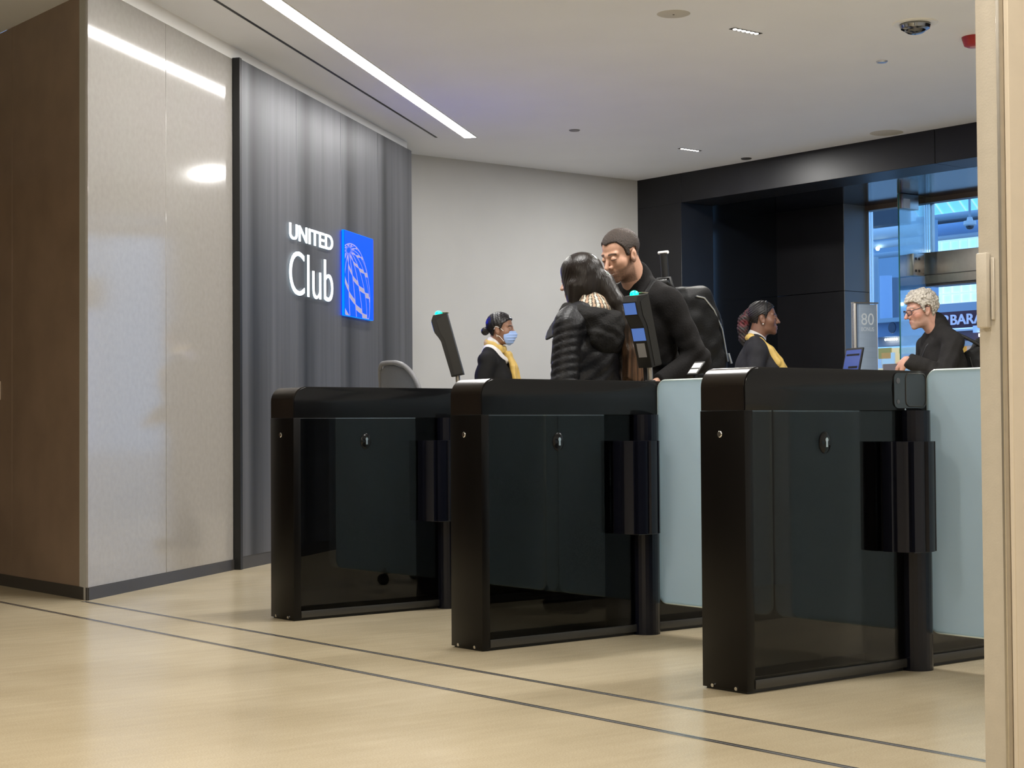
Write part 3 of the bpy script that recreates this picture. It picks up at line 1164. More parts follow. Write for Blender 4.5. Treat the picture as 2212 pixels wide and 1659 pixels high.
# shop front
shop = root('bookshop', 'distant shop front with maroon RBARA sign seen through the glass', 'shop front', (XE, ywin(2075), 0))
of = (XE, ywin(2075), 0)
slab('upper_wall', 1996, 2170, 655, 673, XE, .3, blueg, shop, off=of)
maroon = mat('maroon_board', (.075, .018, .03), .5)
sb = slab('sign_board', 2012, 2170, 673, 708, XE, .25, maroon, shop, off=of)
slab('pale_stripe', 2012, 2170, 712, 716, XE - .05, .25, pale, shop, off=of)
slab('lower_board', 2012, 2170, 716, 738, XE, .25, mat('maroon_board_b', (.11, .06, .075), .5), shop, off=of)
slab('grey_band', 2012, 2170, 738, 748, XE - .1, .3, mat('grey_band', (.42, .40, .38), .5), shop, off=of)
lp = slab('letter_plate', 2100, 2170, 703, 718, XE - .2, .1, mat('pale_blue_plate', (.45, .62, .95), .4, emit=.15, ecol=(.4, .6, 1)), shop, off=of, ref=2112)
cream = mat('cream_letter', (.62, .66, .78), .5, emit=.12, ecol=(.7, .75, .9))


def shop_text(txt, px0, px1, py0, py1, X, ma, name, ref, bold=.0, shear=0):
    y1, y0 = ywin(px0, 690, X), ywin(px1, 690, X)
    z1, z0 = zwin(py0, ref, X), zwin(py1, ref, X)
    for v_, f_ in letter_meshes(txt, y1 - y0, z1 - z0, .04, bold):
        pydata(name, [(X + y - of[0], y1 - x - of[1], z0 + z) for x, y, z in v_], f_, ma, shop)


shop_text('RBARA', 2037, 2124, 681, 703, XE - .03, cream, 'letter', 2040, .015)
shop_text('A T', 2116, 2150, 707, 715, XE - .23, mat('navy_letter', (.02, .03, .08), .5), 'letter', 2116, .02)
for k in range(6):
    px = 2112 + k * 7
    slab('lamp_cell', px, px + 5, 721, 727, XE - .3, .05, led_mat, shop, off=of, ref=2112)
# shop interior: wall and goods glow in place of its warm lights
warm_wall = mat('lit_shop_interior', (.9, .7, .4), .6, emit=.5, ecol=(1.0, .62, .22))
slab('shop_interior', 1880, 2170, 748, 850, XE + 1.0, .1, warm_wall, shop, off=of, ref=2000)
goods = [(1893, 752, 1922, 775, (.55, .33, .07)), (1902, 762, 1930, 787, (.80, .76, .66)), (1886, 775, 1903, 796, (.62, .62, .66)),
         (1905, 786, 1940, 800, (.35, .16, .09)), (2062, 748, 2085, 772, (.95, .45, .05)), (2086, 745, 2104, 760, (.75, .55, .40)),
         (2104, 744, 2116, 776, (.10, .45, .20)), (2116, 746, 2130, 778, (.7, .66, .55)), (2060, 772, 2076, 796, (.72, .42, .30)),
         (1940, 752, 1972, 763, (.85, .60, .15)), (1945, 764, 1970, 790, (.40, .22, .16))]
for k, (a, b, c, d, colr) in enumerate(goods):
    slab('shop_display', a, c, b, d, XE + .6, .05, mat('display_%d' % k, colr, .6, emit=.25, ecol=colr), shop, off=of, ref=(a + c) / 2)

# window walls and skylight of the hall
def window_wall(name, lab, px0, px1, py0, py1, cols, rows, X, ref=2060, bar=.035, tilt=0, pane=litwin):
    y1, y0 = ywin(px0, 600, X), ywin(px1, 600, X)
    z1, z0 = zwin(py0, ref, X), zwin(py1, ref, X)
    r = root(name, lab, 'window', (X, (y0 + y1) / 2, z0))
    W2, H2 = (y1 - y0) / 2, z1 - z0
    def sx(z):
        return tilt * z
    for i in range(cols):
        for j in range(rows):
            ya, yb = -W2 + 2 * W2 * i / cols, -W2 + 2 * W2 * (i + 1) / cols
            za, zb = H2 * j / rows, H2 * (j + 1) / rows
            vs_ = [(sx(za), ya, za), (sx(za), yb, za), (sx(zb), yb, zb), (sx(zb), ya, zb)]
            vs_ += [(x + .03, y, z) for x, y, z in vs_]
            pydata('pane', vs_, [(0, 3, 2, 1), (4, 5, 6, 7), (0, 1, 5, 4), (1, 2, 6, 5), (2, 3, 7, 6), (3, 0, 4, 7)], pane, r)
    for i in range(cols + 1):
        y = -W2 + 2 * W2 * i / cols
        tube('bar', [(-.04, y, 0), (sx(H2) - .04, y, H2)], bar, litbar, r, 6)
    for j in range(rows + 1):
        z = H2 * j / rows
        tube('bar', [(sx(z) - .04, -W2, z), (sx(z) - .04, W2, z)], bar, litbar, r, 6)
    return r


window_wall('clerestory_window', 'bright gridded clerestory strip above the door header, seen through the glass', 1996, 2176, 519, 541, 9, 1, XE + 1)
window_wall('glass_block_window', 'bright gridded window wall above the maroon shop sign', 1998, 2178, 612, 656, 9, 2, XE + .5)
window_wall('hall_skylight', 'sloping gridded skylight at the top of the hall', 1990, 2200, 415, 462, 8, 2, XE + 1, tilt=-1.2, bar=.02, pane=litsky)


def ext_beam(name, lab, pts, r, ma, cat='beam'):
    o = tube(name, pts, r, ma, None, 20)
    me = o.data
    c0 = Vector(pts[0])
    for v in me.vertices:
        v.co -= c0
    o.location = c0
    return tag(o, lab, cat)


def hb(px0, px1, py, X, r, ma, name, lab, ref=2060, cat='beam'):
    z = zwin(py, ref, X)
    return ext_beam(name, lab, [(X, ywin(px1, 600, X), z), (X, ywin(px0, 600, X), z)], r, ma, cat)


hb(1985, 2200, 467, XE - 2, .10, blueg, 'roof_beam', 'upper blue-grey roof tube below the skylight')
hb(1985, 2200, 477, XE - 2.5, .05, deep, 'roof_pipe', 'thin dark pipe under the upper roof tube')
hb(1985, 2200, 492, XE - 1, .22, mat('hall_blue_steel', (.30, .45, .70), .5), 'roof_beam', 'thick blue roof tube behind the pendant camera')
hb(1985, 2200, 510, XE - 1, .09, pale, 'roof_beam', 'pale roof tube just above the clerestory strip')
fa = slab('hall_wall', 1996, 2180, 541, 612, XE + 1.2, .3, blueg)
tag(fa, 'blue-grey hall wall behind the door header', 'wall')
# pendant dome camera
pX = 17.0
pc = on_x(2095, 480, pX)
cm = root('pendant_camera', 'white dome camera hanging on a pole in the hall', 'security camera', (pX, pc[1], pc[2]))
rpx = 18.9 / FPX
tube('pole', [(0, 0, .04), (0, 0, zwin(396, 2095, pX) - pc[2])], .014, blueg, cm, 10)
lathe('housing', [(0, .06), (.03, .06), (.04, .02), (.072, .015), (.078, -.03), (.06, -.045), (0, -.045)], pale, cm, 24)
lathe('dome', [(.052, -.04), (.048, -.065), (.03, -.083), (0, -.09)], mat('smoked_dome', (.02, .03, .05), .1), cm, 24)

hb(1985, 2210, 396, pX, .05, deep, 'roof_beam', 'dark tube from which the pendant camera hangs', ref=2095)
# left part: vault, tubes, columns, plain wall with disc
LX = 30.0
vt = slab('hall_vault', 1868, 1945, 446, 486, LX, .4, deep, ref=1905)
tag(vt, 'dark curved vault piece at the top of the left glass pane', 'vault')
hw = slab('hall_wall', 1860, 2012, 486, 735, LX + 6, .3, mat('hall_blue_wall', (.30, .42, .56), .6), ref=1905)
tag(hw, 'pale blue hall wall behind the glass fin', 'wall')
hb(1866, 1990, 505, LX + 2, .14, pale, 'roof_beam', 'pale horizontal tube behind the left glass pane', ref=1905)
hb(1866, 1990, 528, LX + 2, .09, pale, 'roof_beam', 'pale tube beside the bright hall lamp', ref=1905)
hb(1866, 1990, 552, LX + 3, .07, blueg, 'roof_beam', 'blue-grey tube below the bright hall lamp', ref=1905)


def column(px0, px1, py0, py1, X, ma, lab):
    y1, y0 = ywin(px0, 600, X), ywin(px1, 600, X)
    z1, z0 = zwin(py0, (px0 + px1) / 2, X), zwin(py1, (px0 + px1) / 2, X)
    return ext_beam('hall_column', lab, [(X, (y0 + y1) / 2, z0), (X, (y0 + y1) / 2, z1)], (y1 - y0) / 2, ma, 'column')


column(1903, 1924, 596, 690, LX, mat('hall_column_blue', (.45, .58, .80), .5), 'pale blue round column behind the silver totem')
column(1880, 1896, 556, 690, LX + 2, blueg, 'slim blue-grey column beside the jamb of the portal')
column(1926, 1940, 600, 690, LX + 1, mat('hall_column_dark', (.16, .20, .27), .5), 'dark narrow column left of the glass fin edge')
bd = slab('hall_ledge', 1872, 1990, 688, 697, LX - 1, .6, blueg, ref=1905)
tag(bd, 'blue-grey ledge below the hall columns', 'ledge')
fc = slab('hall_fascia', 1872, 2000, 697, 728, LX - .8, .3, mat('hall_fascia_blue', (.17, .26, .42), .5), ref=1905)
tag(fc, 'blue fascia board carrying the dark disc', 'fascia')
dpt = on_x(1928, 708, LX - .95)
o = lathe('disc_sign', [(0, .03), (.095, .03), (.10, .02), (.10, 0), (0, 0)], mat('dark_disc', (.03, .05, .09), .4), None, 32, (0, 0, 0), Matrix.Rotation(-PI / 2, 4, 'Y') @ Matrix.Diagonal((1.2, 1, 1, 1)))
o.location = tuple(dpt)
tag(o, 'dark round disc on the blue fascia behind the glass', 'disc sign')
fz = slab('shop_fascia', 1872, 2012, 728, 748, LX - .6, .3, mat('shop_band', (.30, .27, .29), .5), ref=1905)
tag(fz, 'grey-brown shop fascia with a row of lit lamps', 'fascia')
ls = root('lamp_row', 'row of small white lamps on the grey-brown fascia', 'lamp', tuple(on_x(1925, 733, LX - .7)))
for k in range(6):
    lathe('lamp_cell', [(0, .01), (.022, .01), (.026, 0), (0, 0)], led_mat, ls, 12, (0, .15 - k * .06, 0), Matrix.Rotation(-PI / 2, 4, 'Y'))
for px, py, r, lab in ((1896, 537, .05, 'bright round hall lamp high behind the left glass pane'),
                       (1949, 657, .05, 'bright cool hall lamp beside the grey-haired man')):
    q = on_x(px, py, LX + 1.86 if px < 1920 else LX + 5.93)
    o = lathe('hall_lamp', [(0, .05), (.03, .045), (r, .01), (r, -.01), (.03, -.02), (0, -.025)], mat('hall_lamp_glow', (1, 1, 1), .4, emit=9, ecol=(.85, 1, .95)), None, 20, (0, 0, 0), Matrix.Rotation(-PI / 2, 4, 'Y'))
    o.location = tuple(q)
    tag(o, lab, 'lamp')

# beams, columns, boards and window walls belong to the hall building
hall = bpy.data.objects.new('wall_hall', None)
COL.objects.link(hall)
struct(hall)
for o in list(COL.objects):
    if o.parent is None and o.name.split('.')[0] in ('roof_beam', 'roof_pipe', 'hall_wall', 'hall_vault', 'hall_column', 'hall_ledge', 'hall_fascia',
                                                     'shop_fascia', 'clerestory_window', 'glass_block_window', 'hall_skylight'):
        o.parent = hall
        del o['category']

# ================================================================== PEOPLE
# bodies, hair and clothes are grown as smooth implicit surfaces (distance fields meshed by surface nets)
F32 = np.float32


def axis(lo, hi, step, fine=None, fstep=None):
    if fine is None:
        return np.arange(lo, hi + step, step, dtype=F32)
    a = np.arange(lo, fine[0], step) if fine[0] > lo else np.array([])
    b = np.arange(max(lo, fine[0]), fine[1], fstep)
    c = np.arange(fine[1], hi + step, step)
    return np.concatenate([a, b, c]).astype(F32)


def surface_net(f, xs, ys, zs):
    s = f < 0
    nx, ny, nz = f.shape
    cnt = np.zeros((nx - 1, ny - 1, nz - 1), np.int8)
    for i in (0, 1):
        for j in (0, 1):
            for k in (0, 1):
                cnt += s[i:nx - 1 + i, j:ny - 1 + j, k:nz - 1 + k]
    act = (cnt > 0) & (cnt < 8)
    I, J, K = np.nonzero(act)
    idx = np.full(act.shape, -1, np.int64)
    idx[I, J, K] = np.arange(len(I))
    acc = np.zeros((len(I), 3))
    n = np.zeros(len(I))
    for ax in range(3):
        for a in (0, 1):
            for b in (0, 1):
                o0 = [0, 0, 0]
                oth = [q for q in range(3) if q != ax]
                o0[oth[0]], o0[oth[1]] = a, b
                o1 = list(o0)
                o1[ax] = 1
                f0 = f[I + o0[0], J + o0[1], K + o0[2]]
                f1 = f[I + o1[0], J + o1[1], K + o1[2]]
                cr = (f0 < 0) != (f1 < 0)
                t = np.where(cr, f0 / np.where(f0 == f1, 1, f0 - f1), 0)
                for q in range(3):
                    acc[:, q] += np.where(cr, o0[q] + (t if q == ax else 0), 0)
                n += cr
    acc /= n[:, None]
    acc += np.stack([I, J, K], 1)
    V = np.stack([np.interp(acc[:, 0], np.arange(nx), xs), np.interp(acc[:, 1], np.arange(ny), ys), np.interp(acc[:, 2], np.arange(nz), zs)], 1)
    quads = []
    for ax in range(3):
        sl0 = [slice(1, -1)] * 3
        sl1 = [slice(1, -1)] * 3
        sl0[ax] = slice(0, -1)
        sl1[ax] = slice(1, None)
        a_, b_ = s[tuple(sl0)], s[tuple(sl1)]
        ch = np.nonzero(a_ != b_)
        inside0 = a_[ch]
        P = [ch[0].copy(), ch[1].copy(), ch[2].copy()]
        for q in range(3):
            if q != ax:
                P[q] = P[q] + 1
        u, v = (ax + 1) % 3, (ax + 2) % 3

        def cell(du, dv):
            c = [P[0].copy(), P[1].copy(), P[2].copy()]
            c[u] = c[u] - 1 + du
            c[v] = c[v] - 1 + dv
            return idx[c[0], c[1], c[2]]
        q = np.stack([cell(0, 0), cell(1, 0), cell(1, 1), cell(0, 1)], 1)
        q[~inside0] = q[~inside0][:, ::-1]
        quads.append(q)
    Q = np.concatenate(quads)
    return V, Q[(Q >= 0).all(1)]


def net_object(name, V, Q, ma, parent, cols=None):
    me = bpy.data.meshes.new(name)
    me.vertices.add(len(V))
    me.vertices.foreach_set('co', V.astype(F32).ravel())
    me.loops.add(len(Q) * 4)
    me.loops.foreach_set('vertex_index', Q.astype(np.int32).ravel())
    me.polygons.add(len(Q))
    me.polygons.foreach_set('loop_start', np.arange(0, len(Q) * 4, 4, dtype=np.int32))
    me.polygons.foreach_set('loop_total', np.full(len(Q), 4, np.int32))
    me.polygons.foreach_set('use_smooth', np.ones(len(Q), bool))
    me.update(calc_edges=True)
    if cols is not None:
        ca = me.color_attributes.new('Col', 'FLOAT_COLOR', 'POINT')
        c4 = np.ones((len(V), 4), F32)
        c4[:, :3] = cols
        ca.data.foreach_set('color', c4.ravel())
    return link(name, me, ma, parent)


def ell(x, y, z, c, r):
    a, b, d = (x - c[0]) / r[0], (y - c[1]) / r[1], (z - c[2]) / r[2]
    k0 = np.sqrt(a * a + b * b + d * d)
    k1 = np.sqrt((a / r[0]) ** 2 + (b / r[1]) ** 2 + (d / r[2]) ** 2) + 1e-6
    return k0 * (k0 - 1) / k1


def cone(x, y, z, a, b, ra, rb):
    a, b = np.array(a, float), np.array(b, float)
    ab = b - a
    L = ab @ ab
    t = np.clip(((x - a[0]) * ab[0] + (y - a[1]) * ab[1] + (z - a[2]) * ab[2]) / L, 0, 1)
    d = np.sqrt((x - a[0] - t * ab[0]) ** 2 + (y - a[1] - t * ab[1]) ** 2 + (z - a[2] - t * ab[2]) ** 2)
    return d - (ra + (rb - ra) * t)


def ball(x, y, z, c, r):
    return np.sqrt((x - c[0]) ** 2 + (y - c[1]) ** 2 + (z - c[2]) ** 2) - r


def smin(a, b, k):
    h = np.maximum(k - np.abs(a - b), 0) / k
    return np.minimum(a, b) - h * h * k * .25


def smax(a, b, k):
    return -smin(-a, -b, k)


def chain(x, y, z, pts, rs, k=.01):
    d = None
    for i in range(len(pts) - 1):
        e = cone(x, y, z, pts[i], pts[i + 1], rs[i], rs[i + 1])
        d = e if d is None else smin(d, e, k)
    return d


def rot(axis_, a):
    return np.array(Matrix.Rotation(a, 3, axis_))


class Rig:
    """normalised figure 1.75 tall, x forward, y left, z up; lean bends the torso at the hips"""

    def __init__(self, lean=0, head_pitch=0, head_yaw=0, head_roll=0, head_fwd=0, bw=1.0, bd=1.0, hs=1.0, neck_r=.054):
        self.lean, self.bw, self.bd, self.hs, self.neck_r = lean, bw, bd, hs, neck_r
        self.RL = rot('Y', lean)
        self.piv = np.array([0, 0, .95])
        self.neck = self.up((-.02, 0, 1.475))
        self.hc = self.up((.018 + head_fwd, 0, 1.638))
        self.RH = rot('Z', head_yaw) @ rot('Y', head_pitch) @ rot('X', head_roll)

    def up(self, p):
        return self.RL @ (np.array(p, float) - self.piv) + self.piv

    def to_torso(self, x, y, z):
        R = self.RL.T
        px, pz = x - self.piv[0], z - self.piv[2]
        return R[0, 0] * px + R[0, 2] * pz + self.piv[0], y, R[2, 0] * px + R[2, 2] * pz + self.piv[2]

    def to_head(self, x, y, z):
        R = self.RH.T / self.hs
        px, py, pz = x - self.hc[0], y - self.hc[1], z - self.hc[2]
        return (R[0, 0] * px + R[0, 1] * py + R[0, 2] * pz, R[1, 0] * px + R[1, 1] * py + R[1, 2] * pz, R[2, 0] * px + R[2, 1] * py + R[2, 2] * pz)

    def head_pt(self, p):
        return self.RH @ (np.array(p, float) * self.hs) + self.hc

    def torso(self, x, y, z, inf=0, bust=0):
        X, Y, Z = self.to_torso(x, y, z)
        w, d_ = self.bw, self.bd
        d = ell(X, Y, Z, (0, 0, 1.265), (.112 * d_ + inf, .160 * w + inf, .20 + inf))
        d = smin(d, ell(X, Y, Z, (.008, 0, 1.07), (.108 * d_ + inf, .146 * w + inf, .17 + inf)), .06)
        aY = np.abs(Y)
        d = smin(d, cone(X, aY, Z, (-.005, .02, 1.415), (-.005, .15 * w, 1.405), .060 + inf, .056 + inf), .05)
        d = smin(d, cone(X, aY, Z, (-.022, .0, 1.49), (-.012, .11 * w, 1.44), .048 + inf, .042 + inf), .04)
        if bust:
            d = smin(d, ell(X, aY, Z, (.075 * d_, .075 * w, 1.255), (.055 + inf, .07 + inf, .07 + inf)), .05)
        return d

    def hips(self, x, y, z, inf=0):
        return ell(x, y, z, (0, 0, .94), (.115 * self.bd + inf, .165 * self.bw + inf, .14 + inf))

    def legs(self, x, y, z, inf=0, spread=.0):
        ay = np.abs(y)
        return chain(x, ay, z, [(0, .088, .90), (.015, .095 + spread, .50), (-.01, .10 + spread * 1.5, .09)], [.088 + inf, .058 + inf, .042 + inf], .03)

    def arm(self, x, y, z, pts, inf=0, r=(.050, .042, .030)):
        return chain(x, y, z, pts, [q + inf for q in r], .02)


def head_field(x, y, z, q):
    """x,y,z in head space"""
    w = q.get('w', 1.0)
    jaw = q.get('jaw', 1.0)
    ay = np.abs(y)
    d = ell(x, y, z, (-.012, 0, .045), (.093, .0755 * w, .078))
    d = smin(d, ell(x, y, z, (.022, 0, -.010), (.067, .061 * w, .078)), .02)
    d = smin(d, ell(x, y, z, (.026, 0, -.064), (.055, .052 * w * jaw, .042)), .022)
    d = smin(d, ball(x, y, z, (.072, 0, -.091), .017 * q.get('chin', 1)), .025)
    d = smin(d, ball(x, ay, z, (.050, .041 * w, -.018), .0215 * q.get('cheek', 1)), .03)
    d = smin(d, cone(x, ay, z, (.082, .006, .027), (.066, .045 * w, .031), .010, .009), .012)
    d = smax(d, -ball(x, ay, z, (.0995, .032, .010), .0155), .012)
    # nose
    nl = q.get('nose', 1.0)
    d = smin(d, cone(x, y, z, (.086, 0, .016), (.094 + .017 * nl, 0, -.024), .0065, .0105), .010)
    d = smin(d, ball(x, ay, z, (.094, .0125, -.027), .0088), .007)
    # mouth region and lips
    d = smin(d, ell(x, y, z, (.067, 0, -.058), (.0245, .029, .025)), .014)
    lf = q.get('lips', 1.0)
    d = smin(d, cone(x, ay, z, (.0915, 0, -.0535), (.082, .022, -.058), .0048 * lf, .0035), .005)
    d = smin(d, cone(x, ay, z, (.0895, 0, -.0675), (.081, .020, -.063), .0060 * lf, .0035), .005)
    mo = q.get('mouth', .0016)
    d = smax(d, -cone(x, ay, z, (.100, 0, -.0605 - mo), (.088, .024, -.0595 + q.get('smile', 0)), mo * 1.5, mo), .003)
    # lids, opened by a slit
    d = smin(d, ball(x, ay, z, (.0765, .0315, .009), .0140), .004)
    eo = q.get('eye', .0036)
    d = smax(d, -cone(x, ay, z, (.094, .024, .0085 + q.get('eyez', 0)), (.088, .0405, .0088 + q.get('eyez', 0)), eo, eo * .7), .002)
    # ears
    e = ell(x + .25 * (z), ay, z, (-.008, .0775 * w, -.006), (.0185, .0085, .032))
    e = smax(e, -ell(x, ay, z, (-.001, .0875 * w, -.004), (.0095, .007, .017)), .004)
    d = smin(d, e, .006)
    return d


def cranium(x, y, z, inf, w=1.0):
    d = ell(x, y, z, (-.012, 0, .045), (.093 + inf, .0755 * w + inf, .078 + inf))
    return smin(d, ell(x, y, z, (.010, 0, -.010), (.074 + inf, .064 * w + inf, .078 + inf)), .02)


def hand_chain(x, y, z, wrist, direc, up, curl=.5, side=1, s=1.0):
    """palm with four fingers and a thumb; direc: pointing, up: back of the hand"""
    f = np.array(direc, float)
    f /= np.linalg.norm(f)
    u = np.array(up, float)
    u -= f * (u @ f)
    u /= np.linalg.norm(u)
    l = np.cross(u, f) * side
    w = np.array(wrist, float)
    P = lambda a, b, c: w + (f * a + l * b + u * c) * s
    d = cone(x, y, z, P(0, 0, 0), P(.035, .0, 0), .026 * s, .026 * s)
    d = smin(d, cone(x, y, z, P(.03, -.018, 0), P(.078, -.024, 0), .016 * s, .014 * s), .015)
    d = smin(d, cone(x, y, z, P(.03, .016, 0), P(.078, .022, 0), .016 * s, .014 * s), .015)
    for k, (b, L) in enumerate(((-.030, .062), (-.010, .075), (.010, .080), (.029, .070))):
        c1, c2 = math.cos(curl), math.sin(curl)
        p0 = P(.078, b, .002)
        p1 = P(.078 + L * .5 * c1, b * 1.05, .002 - L * .5 * c2)
        p2 = P(.078 + L * .5 * c1 + L * .5 * math.cos(curl * 2), b * 1.08, .002 - L * .5 * c2 - L * .5 * math.sin(curl * 2))
        d = smin(d, chain(x, y, z, [p0, p1, p2], [.0095 * s, .0088 * s, .0075 * s], .003), .005)
    d = smin(d, chain(x, y, z, [P(.018, .022, -.004), P(.048, .050, -.012), P(.078, .052, -.020)], [.014 * s, .0105 * s, .009 * s], .004), .008)
    return d


def grid(xs, ys, zs):
    return xs[:, None, None], ys[None, :, None], zs[None, None, :]


def mesh_field(fn, xs, ys, zs):
    x, y, z = grid(xs, ys, zs)
    f = np.broadcast_to(fn(x, y, z), (len(xs), len(ys), len(zs))).astype(F32)
    return surface_net(np.ascontiguousarray(f), xs, ys, zs)


def wob(x, y, z, a, f, ph=0):
    return a * (np.sin(f * x + 1.3 * ph + 2.1 * np.sin(.7 * f * z)) * np.sin(f * .9 * y + ph) + .6 * np.sin(f * 1.4 * z + 1.1 * ph + 1.5 * np.sin(f * y)))


skin_shader = mat('skin', (.5, .3, .2), .48, attr=True, var=.06, vscale=60)
eye_shader = mat('eye', (.8, .8, .8), .1, attr=True)


def build_person(label, headpx, depth, heading, rig, hq, skin, arms, hands=None, fine=.003, beard=None, tint=None, legs_spread=.02):
    """makes the root and the continuous body; returns (root, scale)"""
    P = at_depth(headpx[0], headpx[1], depth)
    s = P[2] / rig.hc[2]
    c, sn = math.cos(heading), math.sin(heading)
    loc = (P[0] - s * (c * rig.hc[0] - sn * rig.hc[1]), P[1] - s * (sn * rig.hc[0] + c * rig.hc[1]), 0)
    r = root('person', label, 'person', loc, heading)
    hc = rig.hc
    fb = lambda i, m_: (hc[i] - m_, hc[i] + m_)
    ys = axis(-.5, .5, .016, fb(1, .115), fine)
    xs = axis(-.40, .62, .016, fb(0, .145), fine)
    zs = axis(-.02, hc[2] + .16, .016, (hc[2] - .135, hc[2] + .16), fine)
    x, y, z = grid(xs, ys, zs)
    f = rig.torso(x, y, z, -.012)
    f = smin(f, rig.hips(x, y, z, -.012), .05)
    f = smin(f, rig.legs(x, y, z, -.012, legs_spread), .04)
    # feet
    ay = np.abs(y)
    f = smin(f, cone(x, ay, z, (-.02, .10 + legs_spread * 1.5, .035), (.15, .105 + legs_spread * 1.5, .025), .034, .026), .03)
    for k, a in enumerate(arms):
        f = smin(f, rig.arm(x, y, z, a, -.010), .02)
        h = hands[k] if hands else None
        wr = np.array(a[-1])
        dr = wr - np.array(a[-2])
        if h is None:
            h = (dr, (0, .3 if wr[1] > 0 else -.3, 1), .5)
        f = smin(f, hand_chain(x, y, z, wr, h[0], h[1], h[2], 1 if wr[1] < 0 else -1), .012)
    f = np.array(np.broadcast_to(f, (len(xs), len(ys), len(zs))), dtype=F32)
    # head and neck only inside their own block
    ix = np.nonzero(np.abs(xs - hc[0]) < .26)[0]
    iy = np.nonzero(np.abs(ys - hc[1]) < .20)[0]
    iz = np.nonzero(zs > hc[2] - .30)[0]
    sx, sy, sz = slice(ix[0], ix[-1] + 1), slice(iy[0], iy[-1] + 1), slice(iz[0], iz[-1] + 1)
    xb, yb, zb = grid(xs[sx], ys[sy], zs[sz])
    hx, hy, hz = rig.to_head(xb, yb, zb)
    hd = head_field(hx, hy, hz, hq) * rig.hs
    nk = cone(xb, yb, zb, rig.head_pt((-.022, 0, -.035)), rig.neck - np.array([.0, 0, .02]), rig.neck_r, rig.neck_r * 1.06)
    hd = smin(hd, nk, .022)
    f[sx, sy, sz] = smin(f[sx, sy, sz], hd, .02)
    V, Q = surface_net(f, xs, ys, zs)
    h = rig.to_head(V[:, 0], V[:, 1], V[:, 2])
    hx, hy, hz = h
    cols = np.tile(np.array(skin), (len(V), 1))
    ah = np.abs(hy)

    def blend(mask, colr):
        m_ = np.clip(mask, 0, 1)[:, None]
        return cols * (1 - m_) + np.array(colr) * m_
    inhead = (hz > -.13) & (np.abs(hx) < .16)
    # lips and cheeks
    lip = np.clip(1 - np.abs(hz + .0605) / .0125, 0, 1) * np.clip(1.2 - ah / .024, 0, 1) * (hx > .078) * inhead
    cols = blend(lip * 1.3 * hq.get('lipmask', .8), hq.get('lipcol', (skin[0] * .75, skin[1] * .5, skin[2] * .5)))
    # brows
    bz = .030 + .004 * np.sin(ah / .05 * PI) - .05 * np.clip(ah - .04, 0, 1)
    br = np.clip(1.6 - np.abs(hz - bz) / .0042, 0, 1) * ((ah > .013) & (ah < .052)) * (hx > .04) * inhead
    cols = blend(br * .9, hq.get('browcol', (.02, .014, .01)))
    # lash line
    la = np.clip(1.5 - np.abs(hz - .0095 - hq.get('eyez', 0) - hq.get('eye', .0036) * .8) / .0022, 0, 1) * ((ah > .018) & (ah < .046)) * (hx > .07) * inhead
    cols = blend(la * .8, (.015, .01, .008))
    if beard:
        jawz = np.interp(hx, [-.02, .015, .045, .07, .12], [.0, -.008, -.034, -.040, -.036])
        bm_ = np.clip((jawz - hz) / .012, 0, 1) * (hx > -.012 + np.clip((hz + .07) * .0, 0, 1)) * np.clip((hx + .012) / .01, 0, 1) * inhead * (hz > -.125)
        bm_ *= 1 - lip
        bm_ *= 1 - np.clip(1 - np.abs(hz + .030) / .006, 0, 1) * (hx > .085)
        ns = .75 + .25 * np.sin(hx * 900 + 3 * np.sin(hz * 700)) * np.sin(hy * 850 + hz * 500)
        cols = blend(bm_ * beard[1] * ns, beard[0])
    if tint:
        cols = tint(cols, hx, hy, hz, inhead)
    b = net_object('body', V * s, Q, skin_shader, r, cols)
    r['scale_note'] = s
    del r['scale_note']
    # eyes
    for sg_ in (-1, 1):
        bm = bmesh.new()
        bmesh.ops.create_uvsphere(bm, u_segments=20, v_segments=14, radius=.0124 * rig.hs)
        ctr = rig.head_pt((.0765, .0315 * sg_, .009))
        for v in bm.verts:
            v.co = Vector((ctr + rig.RH @ np.array(v.co)) * s)
        me = bpy.data.meshes.new('eye')
        bm.to_mesh(me)
        bm.free()
        co = np.array([v.co for v in me.vertices]) / s
        e = rig.to_head(co[:, 0], co[:, 1], co[:, 2])
        yaw_t, pit_t = hq.get('gaze', (0, -.1))
        g = np.array([1, yaw_t, pit_t])
        g /= np.linalg.norm(g)
        dl = np.stack([e[0] - .0765, e[1] - .0315 * sg_, e[2] - .009], 1)
        dl /= np.linalg.norm(dl, axis=1)[:, None]
        ang = np.arccos(np.clip(dl @ g, -1, 1))
        ec = np.where(ang[:, None] < .28, (.01, .01, .01), np.where(ang[:, None] < .52, hq.get('iris', (.05, .025, .012)), (.72, .68, .64)))
        ca = me.color_attributes.new('Col', 'FLOAT_COLOR', 'POINT')
        c4 = np.ones((len(co), 4), F32)
        c4[:, :3] = ec
        ca.data.foreach_set('color', c4.ravel())
        me.polygons.foreach_set('use_smooth', [True] * len(me.polygons))
        link('eye', me, eye_shader, r)
    return r, s


def garment(name, fn, bounds, step, ma, parent, s, cols=None):
    (x0, x1), (y0, y1), (z0, z1) = bounds
    V, Q = mesh_field(fn, axis(x0, x1, step), axis(y0, y1, step), axis(z0, z1, step))
    return net_object(name, V * s, Q, ma, parent, cols(V) if cols else None)


def trousers(rig, parent, s, ma, spread=.02, top=.98):
    def fn(x, y, z):
        d = smin(rig.hips(x, y, z, .008), rig.legs(x, y, z, .012, spread), .05)
        d = smax(d, z - top, .01)
        return smax(d, .075 - z, .01)
    garment('trousers', fn, ((-.2, .22), (-.26, .26), (.04, 1.04)), .017, ma, parent, s)


